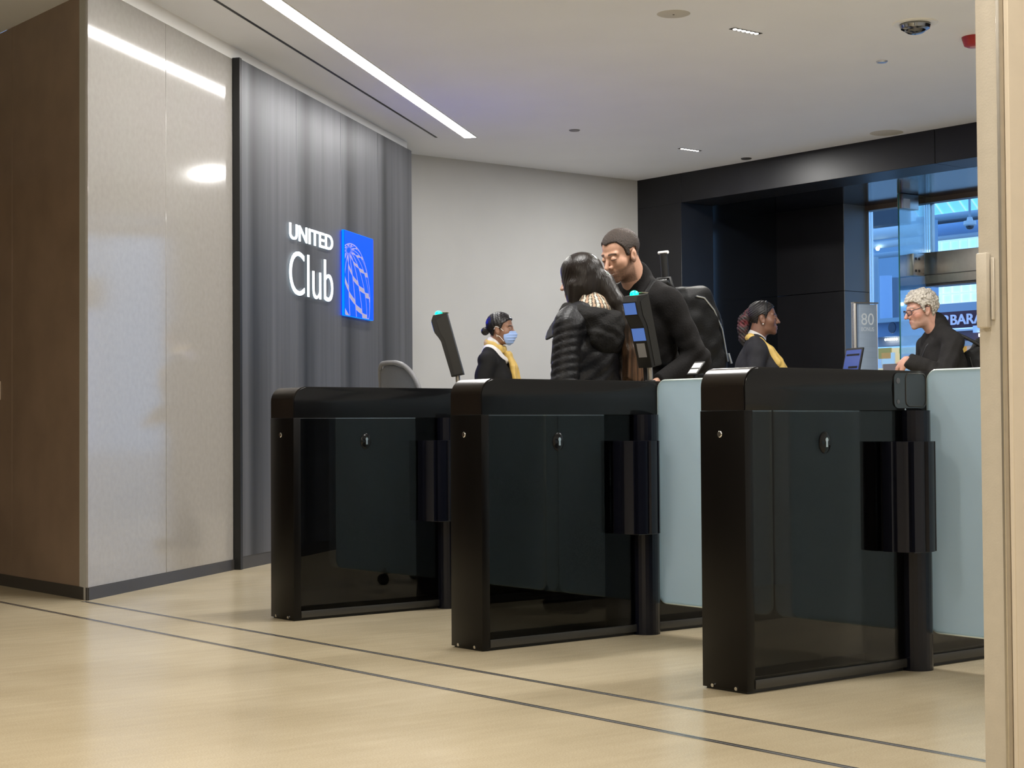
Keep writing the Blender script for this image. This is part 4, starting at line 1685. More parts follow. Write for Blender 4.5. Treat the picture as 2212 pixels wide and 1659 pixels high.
def shoes(parent, s, ma, spread=.02):
    for sg_ in (-1, 1):
        def fn(x, y, z):
            yy = y * sg_
            d = cone(x, yy, z, (-.03, .10 + spread * 1.5, .045), (.16, .108 + spread * 1.5, .035), .046, .037)
            d = smin(d, cone(x, yy, z, (-.02, .10 + spread * 1.5, .05), (-.015, .10 + spread * 1.5, .10), .048, .044), .02)
            return smax(d, .004 - z, .006)
        yc = .1 + spread * 1.5
        ylo, yhi = sorted(((yc - .08) * sg_, (yc + .08) * sg_))
        garment('shoe', fn, ((-.12, .24), (ylo, yhi), (-.02, .18)), .010, ma, parent, s)


def hairline(pairs):
    a = np.array(pairs, float)
    return lambda hx: np.interp(hx, a[:, 0], a[:, 1])


def cloth(name, col, rough=.85, bump=.15, bscale=160, var=.12):
    return mat(name, col, rough, bump=bump, bscale=bscale, var=var, vscale=25, sheen=.0, spec=.18)


LEFT = math.radians(141.2)      # heading that faces picture-left
RIGHT = math.radians(-38.8)
AWAY = math.radians(51.2)

# ---------------------------------------------------------------- bearded man with backpack
rg = Rig(lean=.17, head_pitch=.40, head_yaw=-.06, head_fwd=.055, bw=1.12, bd=1.1, hs=1.0, neck_r=.060)
U = rg.up
armL = [U((-.005, .195, 1.40)), U((-.06, .275, 1.115)), U((.15, .20, 1.04))]
armR = [U((-.005, -.195, 1.40)), U((-.06, -.27, 1.12)), U((.12, -.17, 1.04))]
hq = dict(w=1.0, jaw=1.06, eye=.0016, eyez=-.004, mouth=.0034, smile=.005, lips=.8, browcol=(.03, .018, .012), lipcol=(.40, .16, .13), gaze=(0, -.8), nose=1.05)
man, s = build_person('tall bearded man in dark sweater with black backpack, head bowed', (1342, 553), 7.95, LEFT + math.radians(42), rg, hq,
                      (.56, .315, .215), [armL, armR], fine=.0027, beard=((.045, .028, .02), .80))
dark_sw = cloth('dark_sweater', (.010, .0092, .0092), .9, .2, 120)


def sweater(x, y, z, rg=rg, armL=armL, armR=armR):
    d = rg.torso(x, y, z, .012)
    d = smin(d, rg.hips(x, y, z, .016), .06)
    for a in (armL, armR):
        e = rg.arm(x, y, z, a, .016)
        wr = np.array(a[-1])
        dr = wr - np.array(a[-2])
        dr /= np.linalg.norm(dr)
        e = smax(e, (x - wr[0]) * dr[0] + (y - wr[1]) * dr[1] + (z - wr[2]) * dr[2] + .01, .008)
        d = smin(d, e, .03)
    # stand collar, open at the front
    col_ = cone(x, y, z, rg.neck + (-.004, 0, -.05), rg.neck + rg.RL @ np.array([.002, 0, .055]), .076, .072)
    col_ = smax(col_, -(cone(x, y, z, rg.neck + (.03, 0, -.02), rg.neck + (.075, 0, .10), .050, .062)), .008)
    d = smin(d, col_, .02)
    d = smax(d, .80 - z, .015)
    d = d + wob(x, y, z, .0035, 34, 1) * 1.0
    el = np.sqrt((x - armL[1][0]) ** 2 + (z - armL[1][2]) ** 2)
    return d + .004 * np.sin(90 * (x + z)) * np.exp(-(el / .10) ** 2)


garment('sweater', sweater, ((-.34, .52), (-.40, .40), (.74, 1.62)), .0085, dark_sw, man, s)
trousers(rg, man, s, cloth('dark_jeans', (.012, .013, .018)))
shoes(man, s, M['blackmat'])


def hair_man(x, y, z, rg=rg):
    hx, hy, hz = rg.to_head(x, y, z)
    line = np.interp(hx, [-.13, -.040, -.032, .006, .010, .026, .032, .050, .070, .10], [-.055, -.045, .030, .032, .000, .006, .044, .080, .088, .092])
    line = line - .012 * np.exp(-(hy / .022) ** 2) * (hx > .05)
    d = cranium(hx, hy, hz, .007)
    d = smax(d, (line - hz) * .8, .006)
    return d + .0012 * np.sin(hx * 420 + 3 * np.sin(hy * 300)) * np.sin(hz * 380 + 2 * np.sin(hx * 200))


H = rg.hc
hair_brown = mat('short_dark_brown_hair', (.030, .018, .012), .6, var=.35, vscale=120, bump=.6, bscale=260)
garment('hair', hair_man, ((H[0] - .16, H[0] + .15), (H[1] - .12, H[1] + .12), (H[2] - .12, H[2] + .15)), .0034, hair_brown, man, s)
# teeth
tp_ = [rg.head_pt((.0905 - .006 * (t / .016) ** 2, t, -.0600 + .003 * (t / .016) ** 2)) * s for t in np.linspace(-.016, .016, 9)]
tube('teeth', [tuple(q) for q in tp_], .0030 * s, mat('teeth', (.75, .72, .66), .25), man, 8)

# backpack (carried: its own thing)
bp = root('backpack', 'large black backpack with silver zips worn by the bearded man', 'backpack', man.location, man.rotation_euler[2])
bag_mat = cloth('black_pack_nylon', (.004, .0042, .0046), .5, .2, 200)


def bag(x, y, z, rg=rg):
    X, Y, Z = rg.to_torso(x, y, z)
    a = np.abs
    # shell: rounded box that bulges at the back
    qx, qy, qz = a(X + .265 + .05 * (Z - 1.2)) - (.050 + .065 * np.clip(1 - ((Z - 1.08) / .36) ** 2, 0, 1)), a(Y) - .12 + .10 * np.clip(Z - 1.30, 0, 1), a(Z - 1.165) - .235
    d = np.sqrt(np.maximum(qx, 0) ** 2 + np.maximum(qy, 0) ** 2 + np.maximum(qz, 0) ** 2) + np.minimum(np.maximum(qx, np.maximum(qy, qz)), 0) - .045
    return d + .003 * np.sin(60 * Z + 4 * np.sin(20 * Y)) * np.sin(35 * X) + wob(X, Y, Z, .0025, 40, 2)


garment('pack_body', bag, ((-.52, .06), (-.22, .22), (.82, 1.56)), .010, bag_mat, bp, s)


def bag_pocket(x, y, z, rg=rg):
    X, Y, Z = rg.to_torso(x, y, z)
    a = np.abs
    qx, qy, qz = a(X + .395 + .05 * (Z - 1.2)) - .035, a(Y) - .095, a(Z - 1.10) - .15
    return np.sqrt(np.maximum(qx, 0) ** 2 + np.maximum(qy, 0) ** 2 + np.maximum(qz, 0) ** 2) + np.minimum(np.maximum(qx, np.maximum(qy, qz)), 0) - .03


garment('front_pocket', bag_pocket, ((-.54, -.28), (-.18, .18), (.86, 1.34)), .010, bag_mat, bp, s)
zip_m = mat('silver_zip', (.42, .45, .48), .3, metal=.8)


def TP(p):
    return tuple(rg.up(p) * s)


tube('zip', [TP((-.235, .160, 1.40)), TP((-.29, .160, 1.385)), TP((-.345, .163, 1.32)), TP((-.385, .165, 1.22)), TP((-.398, .165, 1.06))], .0045, zip_m, bp, 8)
tube('zip', [TP((-.425, .128, 1.24)), TP((-.43, .10, 1.26)), TP((-.43, -.10, 1.26))], .0035, zip_m, bp, 8)
tube('zip_pull', [TP((-.395, .178, 1.10)), TP((-.40, .184, 1.05))], .006, zip_m, bp, 8)
for sg_ in (-1, 1):
    tube('shoulder_strap', [TP((-.17, .10 * sg_, 1.42)), TP((-.09, .105 * sg_, 1.485)), TP((.0, .11 * sg_, 1.492)), TP((.085, .115 * sg_, 1.43)), TP((.125, .12 * sg_, 1.30)),
                            TP((.10, .15 * sg_, 1.14)), TP((-.05, .20 * sg_, 1.05)), TP((-.19, .17 * sg_, 1.02))], .018, bag_mat, bp, 10)
tube('grab_loop', [TP((-.20, -.05, 1.44)), TP((-.20, -.04, 1.50)), TP((-.20, .04, 1.50)), TP((-.20, .05, 1.44))], .008, M['black'], bp, 8)
tube('carry_post', [TP((-.225, -.02, 1.42)), TP((-.238, -.02, 1.58)), TP((-.240, -.02, 1.62))], .019, M['black'], bp, 12)
tube('post_cap', [TP((-.24, -.05, 1.623)), TP((-.24, .01, 1.623))], .008, M['white'], bp, 8)

# ---------------------------------------------------------------- woman with long hair, seen from behind
hw = LEFT - math.radians(38)
rg = Rig(lean=.03, head_pitch=.12, head_yaw=.12, head_fwd=.02, bw=1.06, bd=1.14, hs=1.0)
U = rg.up
armL = [U((-.005, .175, 1.385)), U((-.01, .235, 1.10)), U((.13, .20, .88))]
armR = [U((-.005, -.175, 1.385)), U((.02, -.235, 1.10)), U((.18, -.16, .92))]
hq = dict(w=.96, jaw=.92, chin=.9, eye=.0036, lipcol=(.45, .14, .12), nose=.9)
wom, s = build_person('woman with long dark hair in black quilted jacket, seen from behind', (1254, 606), 7.60, hw, rg, hq, (.62, .40, .32), [armL, armR], fine=.0034)
jk = mat('black_quilted_nylon', (.007, .007, .009), .45, bump=.25, bscale=90, var=.15, vscale=30, spec=.3)


def puffer(x, y, z, rg=rg, armL=armL, armR=armR):
    d = rg.torso(x, y, z, .026)
    d = smin(d, rg.hips(x, y, z, .03), .07)
    X, Y, Z = rg.to_torso(x, y, z)
    back = .0025 * np.sin(2 * PI * (Z + .8 * np.abs(Y)) / .075) * 1.0
    d = d + back + wob(x, y, z, .003, 30, 3)
    for a in (armL, armR):
        e = rg.arm(x, y, z, a, .024)
        wr = np.array(a[-1])
        dr = wr - np.array(a[-2])
        dr /= np.linalg.norm(dr)
        e = smax(e, (x - wr[0]) * dr[0] + (y - wr[1]) * dr[1] + (z - wr[2]) * dr[2] + .01, .008)
        e = e - .0055 * np.abs(np.sin(PI * (z + .1 * np.sin(18 * x) * .2) / .040)) + .003
        d = smin(d, e, .02)
    return smax(d, .72 - z, .015)


garment('quilted_jacket', puffer, ((-.28, .34), (-.36, .36), (.66, 1.54)), .0075, jk, wom, s)


def hood(x, y, z, rg=rg):
    X, Y, Z = rg.to_torso(x, y, z)
    # a slumped hood: fat half ring around the back of the neck hanging in a pouch
    ang = np.arctan2(Y, -(X - .01))
    rad = np.sqrt((X - .01) ** 2 + Y ** 2)
    rr = .142 + .012 * np.cos(2 * ang)
    zz = 1.432 + .030 * (1 - np.cos(ang)) * .5 - .028 * np.exp(-(ang / .9) ** 2)
    tubr = np.where(np.abs(ang) < 2.3, .052 + .006 * np.exp(-(ang / .8) ** 2), .03)
    d = np.sqrt((rad - rr) ** 2 + ((Z - zz) * .78) ** 2) - tubr
    d = smin(d, ell(X, Y, Z, (-.135, .02, 1.335), (.055, .140, .078)), .05)
    d = smax(d, (X - .06), .02)
    return d + .004 * np.sin(48 * Y + 3 * np.sin(30 * Z)) * np.sin(40 * Z) + wob(X, Y, Z, .002, 60, 1)


garment('hood', hood, ((-.28, .14), (-.26, .26), (1.16, 1.58)), .0065, cloth('black_hood_fabric', (.009, .0083, .008), .75, .4, 110), wom, s)


def flap(x, y, z, rg=rg):
    X, Y, Z = rg.to_torso(x, y, z)
    # stiff collar flap standing off the left shoulder
    p = np.array([.075, .165, 1.40])
    n = np.array([.35, .60, .42])
    n /= np.linalg.norm(n)
    dist = np.abs((X - p[0]) * n[0] + (Y - p[1]) * n[1] + (Z - p[2]) * n[2]) - .006
    return smax(smax(dist, ball(X, Y, Z, p, .088), .006), -(Z - 1.335 - .4 * (Y - .165)), .006)


fo = garment('collar_flap', flap, ((-.05, .2), (.04, .28), (1.28, 1.52)), .006, mat('black_leather', (.010, .010, .011), .25), wom, s)
lathe('snap_button', [(0, .004), (.006, .003), (.007, 0)], M['steel'], fo, 12, tuple(rg.up((.045, .188, 1.385)) * s + np.array([.0, .012, .006])), Matrix.Rotation(-1.2, 4, 'X'))
tube('drawcord', [tuple(rg.up(q) * s) for q in ((.06, .215, 1.34), (.055, .232, 1.28), (.06, .238, 1.22), (.05, .236, 1.19))], .0028, M['black'], wom, 6)


def plaid(V):
    # scarf check: cream, black and tan stripes running up the scarf
    a = np.arctan2(V[:, 1], -V[:, 0])
    u = a / .17
    v = V[:, 2] / .026
    fu, fv = u - np.floor(u), v - np.floor(v)
    k = np.floor(u).astype(int) % 4
    base_ = np.array([(.50, .36, .25), (.62, .56, .45), (.50, .33, .22), (.66, .62, .52)])[k]
    c = np.where((fu < .30)[:, None], (.02, .018, .016), base_)
    c = np.where(((fv < .25) & (fu >= .30))[:, None], c * .62, c)
    return c


def scarf(x, y, z, rg=rg):
    X, Y, Z = rg.to_torso(x, y, z)
    d = cone(X, Y, Z, (-.030, 0, 1.470), (-.014, 0, 1.535), .112, .080)
    return d + .004 * np.sin(60 * Z + 3 * np.sin(10 * Y)) + .0025 * np.sin(9 * np.arctan2(Y, -X))


garment('plaid_scarf', scarf, ((-.19, .16), (-.16, .16), (1.34, 1.64)), .006, mat('plaid_wool', (.5, .4, .3), .9, attr=True, bump=.3, bscale=200), wom, s, plaid)


def long_hair(x, y, z, rg=rg):
    hx, hy, hz = rg.to_head(x, y, z)
    d = cranium(hx, hy, hz, .018, 1.0)
    d = smin(d, ell(hx, hy, hz, (-.040, 0, -.045), (.080, .089, .11)), .04)
    d = smin(d, ell(hx, np.abs(hy), hz, (.010, .066, -.05), (.048, .022, .085)), .02)
    # face opening
    d = smax(d, -ell(hx, hy, hz, (.105, 0, -.030), (.072, .066, .105)), .010)
    d = smax(d, -(hz + .112 + .25 * (hx + .1)), .02)
    X, Y, Z = rg.to_torso(x, y, z)
    # fall over the right of the back, outside the hood
    strand = chain(X, Y, Z, [(-.075, -.04, 1.62), (-.130, -.050, 1.52), (-.180, -.070, 1.40), (-.200, -.085, 1.27), (-.195, -.092, 1.13)], [.055, .048, .044, .046, .052], .02)
    strand = smax(strand, 1.125 - Z + .012 * np.sin(110 * Y) + .008 * np.sin(63 * X), .004)
    strand2 = chain(X, Y, Z, [(-.05, -.065, 1.60), (-.10, -.09, 1.50), (-.15, -.12, 1.40), (-.175, -.135, 1.28)], [.035, .032, .028, .026], .02)
    left_ = chain(X, Y, Z, [(.02, .075, 1.60), (.03, .085, 1.49), (.05, .075, 1.42)], [.03, .024, .012], .02)
    wisp = chain(X, Y, Z, [(-.122, .0, 1.50), (-.172, -.02, 1.44), (-.192, -.025, 1.37)], [.006, .005, .002], .004)
    d = smin(smin(d, strand, .035), smin(strand2, left_, .01), .03)
    d = smin(d, wisp, .004)
    ang = np.arctan2(hy, hx)
    return d + .0007 * np.sin(95 * ang) * np.clip((.11 - hz) * 12, 0, 1) + .0018 * np.sin(260 * Y + 120 * X + 2 * np.sin(22 * Z)) * np.clip((1.5 - Z) * 8, 0, 1)


def hair_cols(V):
    t = np.clip((1.42 - V[:, 2]) / .22, 0, 1)[:, None]
    st = (.7 + .5 * np.sin(V[:, 1] * 330 + V[:, 0] * 140) * np.sin(V[:, 1] * 120))[:, None]
    c = np.array([(.012, .0085, .007)]) * (1 - t) + np.array([(.135, .070, .036)]) * t * st + np.array([(.012, .0085, .007)]) * t * .3
    return c


H = rg.hc
garment('long_hair', long_hair, ((-.28, .16), (-.29, .16), (1.08, H[2] + .15)), .0046, mat('straight_hair', (.02, .015, .01), .30, attr=True, bump=.2, bscale=220, vstretch=(1, 1, .05), spec=.3), wom, s, hair_cols)
trousers(rg, wom, s, cloth('black_trousers', (.012, .012, .014)))
shoes(wom, s, M['blackmat'])

# ---------------------------------------------------------------- clerk in blue face mask
hw = RIGHT - math.radians(16)
rg = Rig(lean=.05, head_pitch=.06, head_yaw=0.0, head_fwd=.02, bw=1.02, bd=1.14, hs=1.0, neck_r=.050)
U = rg.up
armL = [U((-.005, .175, 1.385)), U((-.02, .225, 1.12)), U((.20, .13, 1.02))]
armR = [U((-.005, -.175, 1.385)), U((-.03, -.235, 1.12)), U((.20, -.13, 1.02))]
hq = dict(w=.98, jaw=.95, eye=.0046, gaze=(0, -.2), lipmask=0, browcol=(.012, .008, .006))
cl1, s = build_person('clerk in blue face mask, black blazer and yellow scarf, before the beige wall', (1082, 713), 11.3, hw, rg, hq, (.30, .155, .095), [armL, armR], fine=.0038)
blz = cloth('black_blazer', (.011, .0108, .011), .8, .12, 150)


def blazer_fn(rg, armL, armR, inf=.014, low=.78, bust=1):
    def fn(x, y, z):
        d = rg.torso(x, y, z, inf, bust)
        d = smin(d, rg.hips(x, y, z, .018), .06)
        for a in (armL, armR):
            e = rg.arm(x, y, z, a, inf + .002)
            wr = np.array(a[-1])
            dr = wr - np.array(a[-2])
            dr /= np.linalg.norm(dr)
            e = smax(e, (x - wr[0]) * dr[0] + (y - wr[1]) * dr[1] + (z - wr[2]) * dr[2] + .012, .008)
            d = smin(d, e, .03)
        X, Y, Z = rg.to_torso(x, y, z)
        d = smax(d, -cone(X, Y, Z, (.05, 0, 1.47), (.14, 0, 1.33), .05, .03), .01)
        return smax(d + wob(x, y, z, .003, 36, 2), low - z, .012)
    return fn


garment('blazer', blazer_fn(rg, armL, armR), ((-.26, .40), (-.36, .36), (.72, 1.56)), .0095, blz, cl1, s)
trousers(rg, cl1, s, cloth('black_skirt_cloth', (.012, .012, .013)))
shoes(cl1, s, M['blackmat'])


def collar(x, y, z, rg=rg):
    X, Y, Z = rg.to_torso(x, y, z)
    d = rg.torso(x, y, z, .019, 1)
    d = smax(d, ball(X, Y, Z, (.012, 0, 1.475), .118), .006)
    d = smax(d, -ball(X, Y, Z, (.10, 0, 1.50), .062), .006)
    up_ = cone(X, Y, Z, (-.022, 0, 1.46), (-.010, 0, 1.535), .074, .063)
    return smin(d, up_, .012)


garment('shirt_collar', collar, ((-.16, .18), (-.15, .15), (1.33, 1.60)), .0065, mat('white_cotton', (.74, .72, .70), .75), cl1, s)
yel = mat('yellow_silk', (.62, .42, .11), .5, var=.1, vscale=30, bump=.2, bscale=40)


def nscarf(x, y, z, rg=rg):
    X, Y, Z = rg.to_torso(x, y, z)
    ang = np.arctan2(Y, X)
    # ring dipping at the throat
    rad = np.sqrt((X + .005) ** 2 + Y ** 2)
    zz = 1.535 - .045 * (np.cos(ang) * .5 + .5) ** 1.5
    d = np.sqrt(((rad - .066 - .012 * (np.cos(ang) > 0) * np.cos(ang)) * 1.2) ** 2 + ((Z - zz) * .62) ** 2) - .017
    kn = ell(X, Y, Z, (.100, .015, 1.455), (.026, .028, .030))
    tail = chain(X, Y, Z, [(.108, .01, 1.45), (.155, .02, 1.36), (.175, .03, 1.26), (.170, .035, 1.14)], [.020, .024, .027, .022], .01)
    tail2 = chain(X, Y, Z, [(.108, .02, 1.45), (.150, -.025, 1.37), (.172, -.03, 1.28)], [.018, .022, .02], .01)
    d = smin(smin(d, kn, .012), smin(tail, tail2, .008), .012)
    return d + .0028 * np.sin(150 * Y + 60 * X + 2 * np.sin(30 * Z))


garment('neck_scarf', nscarf, ((-.11, .23), (-.12, .12), (1.08, 1.60)), .0058, yel, cl1, s)


def hair_slick(x, y, z, rg=rg):
    hx, hy, hz = rg.to_head(x, y, z)
    line = np.interp(hx, [-.13, -.045, -.030, .006, .012, .022, .034, .058, .08, .10], [-.085, -.075, .022, .030, .0, .010, .045, .066, .082, .09])
    d = smax(cranium(hx, hy, hz, .013), (line - hz) * .8, .006)
    d = smin(d, ball(hx, hy, hz, (-.122, 0, -.014), .031), .014)
    ang = np.arctan2(hz - .0, hx + .12)
    return d + .0010 * np.sin(70 * ang) + .0008 * np.sin(230 * hx + 90 * hz)


H = rg.hc
blackhair = mat('slick_black_hair', (.012, .010, .010), .33, bump=.12, bscale=120, var=.1, vscale=60)
garment('hair', hair_slick, ((H[0] - .19, H[0] + .13), (-.12, .12), (H[2] - .14, H[2] + .15)), .0045, blackhair, cl1, s)
mask_m = mat('blue_face_mask', (.33, .47, .80), .8)


def face_mask(x, y, z, rg=rg):
    hx, hy, hz = rg.to_head(x, y, z)
    d = ell(hx, hy, hz, (.046, 0, -.052), (.066, .066, .066))
    d = smin(d, cone(hx, hy, hz, (.085, 0, -.005), (.108, 0, -.03), .016, .020), .03)
    top = -.004 - .10 * np.clip(.085 - hx, 0, 1) * .0
    d = smax(d, hz - top, .005)
    d = smax(d, (.040 + .35 * np.clip(-.06 - hz, 0, 1)) - hx, .006)
    d = smax(d, -.112 - hz, .01)
    return d + .0022 * np.sin(2 * PI * (hz + .12 * np.abs(hy)) / .021) * np.clip((hx - .05) * 30, 0, 1)


mk = garment('face_mask', face_mask, ((H[0] - .02, H[0] + .15), (-.10, .10), (H[2] - .15, H[2] + .05)), .0042, mask_m, cl1, s)
for sg_ in (-1, 1):
    tube('ear_loop', [tuple(rg.head_pt(q) * s) for q in ((.042, .062 * sg_, -.012), (.015, .078 * sg_, .012), (-.018, .084 * sg_, .024), (-.030, .080 * sg_, .0))], .0022 * s, M['white'], mk, 6)
    tube('ear_loop', [tuple(rg.head_pt(q) * s) for q in ((.045, .058 * sg_, -.085), (.015, .068 * sg_, -.052), (-.012, .076 * sg_, -.040))], .0022 * s, M['white'], mk, 6)
    lathe('earring', [(0, .006), (.005, .003), (.006, -.003), (.003, -.010), (0, -.011)], mat('pearl_gold', (.75, .62, .45), .25, metal=.5), cl1, 12, tuple(rg.head_pt((-.004, .083 * sg_, -.046)) * s))
# badge clipped to the lapel
bp0 = rg.up((.145, .115, 1.205)) * s
bd_ = root('name_badge', '', '')
del bd_['label'], bd_['category']
bd_.parent = cl1
bd_.location = tuple(bp0)
bd_.rotation_euler = (0, -.18, .62)
box('card', (-.002, -.034, -.026), (.001, .034, .026), M['white'], bd_, .001, 1)
box('card_print', (.001, -.030, -.022), (.0016, .030, .022), mat('badge_blue', (.08, .32, .78), .4), bd_)
box('card_photo', (.0016, -.026, -.016), (.0022, -.004, .012), mat('badge_photo', (.45, .40, .62), .4), bd_)
box('card_line', (.0016, .002, .004), (.0022, .026, .009), M['white'], bd_)
lathe('badge_reel', [(0, .008), (.012, .007), (.018, .002), (.018, -.002), (0, -.004)], M['white'], bd_, 20, (-.012, .020, .085), Matrix.Rotation(PI / 2, 4, 'Y'))
tube('badge_clip', [(-.01, .018, .072), (-.004, .006, .05), (.0, .0, .026)], .004, M['white'], bd_, 8)

# ---------------------------------------------------------------- clerk with yellow sash scarf and red-tinted braids
hw = RIGHT - math.radians(9)
rg = Rig(lean=.03, head_pitch=-.02, head_yaw=0.0, head_fwd=.015, bw=1.14, bd=1.30, hs=1.02, neck_r=.060)
U = rg.up
armL = [U((-.005, .19, 1.385)), U((-.03, .24, 1.12)), U((.20, .15, 1.02))]
armR = [U((-.005, -.19, 1.385)), U((-.03, -.25, 1.12)), U((.20, -.15, 1.02))]
hq = dict(w=1.02, jaw=1.06, cheek=1.2, eye=.0046, lips=1.25, nose=.75, gaze=(0, .02), browcol=(.01, .007, .006), lipcol=(.16, .06, .06), chin=1.05)
cl2, s = build_person('clerk in grey jacket with yellow sash scarf and red-tinted braids', (1649, 690), 11.3, hw, rg, hq, (.185, .088, .055), [armL, armR], fine=.0038)
gz = cloth('charcoal_jacket', (.026, .026, .030), .8, .12, 150)
garment('jacket', blazer_fn(rg, armL, armR, .016), ((-.28, .40), (-.38, .38), (.72, 1.56)), .0095, gz, cl2, s)
trousers(rg, cl2, s, cloth('charcoal_trousers', (.03, .03, .033)))
shoes(cl2, s, M['blackmat'])


def sash(x, y, z, rg=rg):
    X, Y, Z = rg.to_torso(x, y, z)
    d = None
    for sg_ in (1, -1):
        pts = [(-.085, .0, 1.500), (-.055, .072 * sg_, 1.505), (.010, .102 * sg_, 1.470), (.080, .104 * sg_, 1.410), (.140, .098 * sg_, 1.330), (.190, .070 * sg_, 1.240), (.215, .035 * sg_, 1.165)]
        e = chain(X, Y, Z, pts, [.020, .026, .031, .035, .040, .042, .040], .012)
        d = e if d is None else smin(d, e, .01)
    d = smin(d, ell(X, Y, Z, (.200, 0, 1.145), (.034, .04, .034)), .02)
    d = smin(d, chain(X, Y, Z, [(.195, .02, 1.14), (.20, .04, 1.04)], [.03, .026]), .01)
    return d + .0030 * np.sin(190 * Y + 40 * X) - .0


garment('sash_scarf', sash, ((-.14, .30), (-.17, .17), (.98, 1.56)), .0060, mat('yellow_sash', (.66, .45, .12), .5, var=.08, vscale=30), cl2, s)


def shirt2(x, y, z, rg=rg):
    X, Y, Z = rg.to_torso(x, y, z)
    return cone(X, Y, Z, (-.022, 0, 1.43), (-.012, 0, 1.515), .080, .067)


garment('shirt', shirt2, ((-.14, .12), (-.12, .12), (1.32, 1.62)), .008, mat('white_shirt', (.6, .58, .56), .8), cl2, s)


def braids(x, y, z, rg=rg):
    hx, hy, hz = rg.to_head(x, y, z)
    line = np.interp(hx, [-.13, -.045, -.030, .006, .014, .024, .034, .056, .078, .10], [-.06, -.05, .026, .032, .004, .010, .040, .066, .084, .09])
    d = smax(cranium(hx, hy, hz, .010), (line - hz) * .8, .006)
    d = d + .0022 * np.sin(2 * PI * (hz - .6 * hx) / .016)
    tail = chain(hx, hy, hz, [(-.10, 0, .045), (-.135, 0, .0), (-.145, .0, -.06), (-.140, 0, -.13), (-.128, 0, -.185)], [.030, .036, .034, .030, .016], .02)
    tail = tail + .0035 * np.sin(2 * PI * hy / .022 + 1.5 * np.sin(60 * hz)) + .0028 * np.sin(2 * PI * (hz + hx) / .026)
    return smin(d, tail, .012)


def braid_cols(V, rg=rg):
    hx, hy, hz = rg.to_head(V[:, 0], V[:, 1], V[:, 2])
    m_ = np.clip((-.088 - hx) * 40, 0, 1) * (.45 + .55 * np.sin(hy * 260 + 3 * np.sin(60 * hz)))
    m_ = np.clip(m_, 0, 1)[:, None] * np.clip((hz + .15) * 8, 0, 1)[:, None]
    return np.array([(.010, .008, .008)]) * (1 - m_) + np.array([(.12, .012, .018)]) * m_


H = rg.hc
hb_ = garment('braided_hair', braids, ((H[0] - .23, H[0] + .13), (-.12, .12), (H[2] - .24, H[2] + .16)), .0046, mat('braids', (.02, .01, .01), .5, attr=True, bump=.3, bscale=90), cl2, s, braid_cols)
band_pts = [tuple(rg.head_pt(((.050 - .045) * 0 + .020 + .004 * math.cos(a), .081 * math.sin(a), .042 + .082 * math.cos(a))) * s) for a in np.linspace(-1.75, 1.75, 25)]
tube('headband', band_pts, .0085 * s, M['black'], hb_, 8)
for sg_ in (-1, 1):
    lathe('earring', [(0, .005), (.005, .002), (.004, -.004), (0, -.005)], M['white'], cl2, 12, tuple(rg.head_pt((-.002, .084 * sg_, -.036)) * s))

# ---------------------------------------------------------------- grey-haired man with glasses
hw = LEFT + math.radians(12)
rg = Rig(lean=.20, head_pitch=.22, head_yaw=0.0, head_fwd=.060, bw=1.08, bd=1.12, hs=1.03, neck_r=.062)
U = rg.up
armL = [U((-.005, .19, 1.39)), (.21, .30, 1.17), (.42, .21, 1.28)]
armR = [U((-.005, -.19, 1.39)), U((.04, -.25, 1.11)), U((.27, -.12, 1.12))]
hq = dict(w=1.0, jaw=1.0, eye=.0028, nose=1.25, lips=.75, gaze=(0, -.5), browcol=(.35, .28, .22), lipcol=(.40, .15, .13))


def ruddy(cols, hx, hy, hz, inh):
    m_ = (np.exp(-(((hx - .06) / .03) ** 2 + ((hz + .02) / .03) ** 2)) * .35 + np.clip((hx - .1) * 60, 0, 1) * .4) * inh
    return cols * (1 - m_[:, None]) + np.array([(.55, .20, .15)]) * m_[:, None]


old, s = build_person('grey-haired man with glasses in charcoal sweater, leaning over the desk', (1990, 671), 10.5, hw, rg, hq, (.55, .30, .225), [armL, armR],
                      hands=[((.55, -.25, -.85), (.7, .5, .4), .7), None], fine=.0034, beard=((.40, .33, .28), .35), tint=ruddy)
sw2 = cloth('charcoal_knit', (.020, .0188, .0185), .9, .25, 140)


def sweater2(x, y, z, rg=rg, armL=armL, armR=armR):
    d = rg.torso(x, y, z, .014)
    d = smin(d, rg.hips(x, y, z, .018), .06)
    for a in (armL, armR):
        e = rg.arm(x, y, z, a, .020)
        wr = np.array(a[-1])
        dr = wr - np.array(a[-2])
        dr /= np.linalg.norm(dr)
        q = (x - wr[0]) * dr[0] + (y - wr[1]) * dr[1] + (z - wr[2]) * dr[2]
        e = smax(e, q + .004, .012)
        e = e + .0035 * np.sin(q * 120) * np.exp(-((q + .20) / .10) ** 2)
        d = smin(d, e, .03)
    cl_ = cone(x, y, z, rg.neck + (-.004, 0, -.04), rg.neck + (.026, 0, .062), .082, .074)
    d = smin(d, cl_, .02)
    return smax(d + wob(x, y, z, .004, 32, 4), .80 - z, .012)


garment('sweater', sweater2, ((-.30, .52), (-.40, .42), (.74, 1.62)), .0088, sw2, old, s)
trousers(rg, old, s, cloth('grey_trousers', (.05, .05, .055)))
shoes(old, s, M['blackmat'])


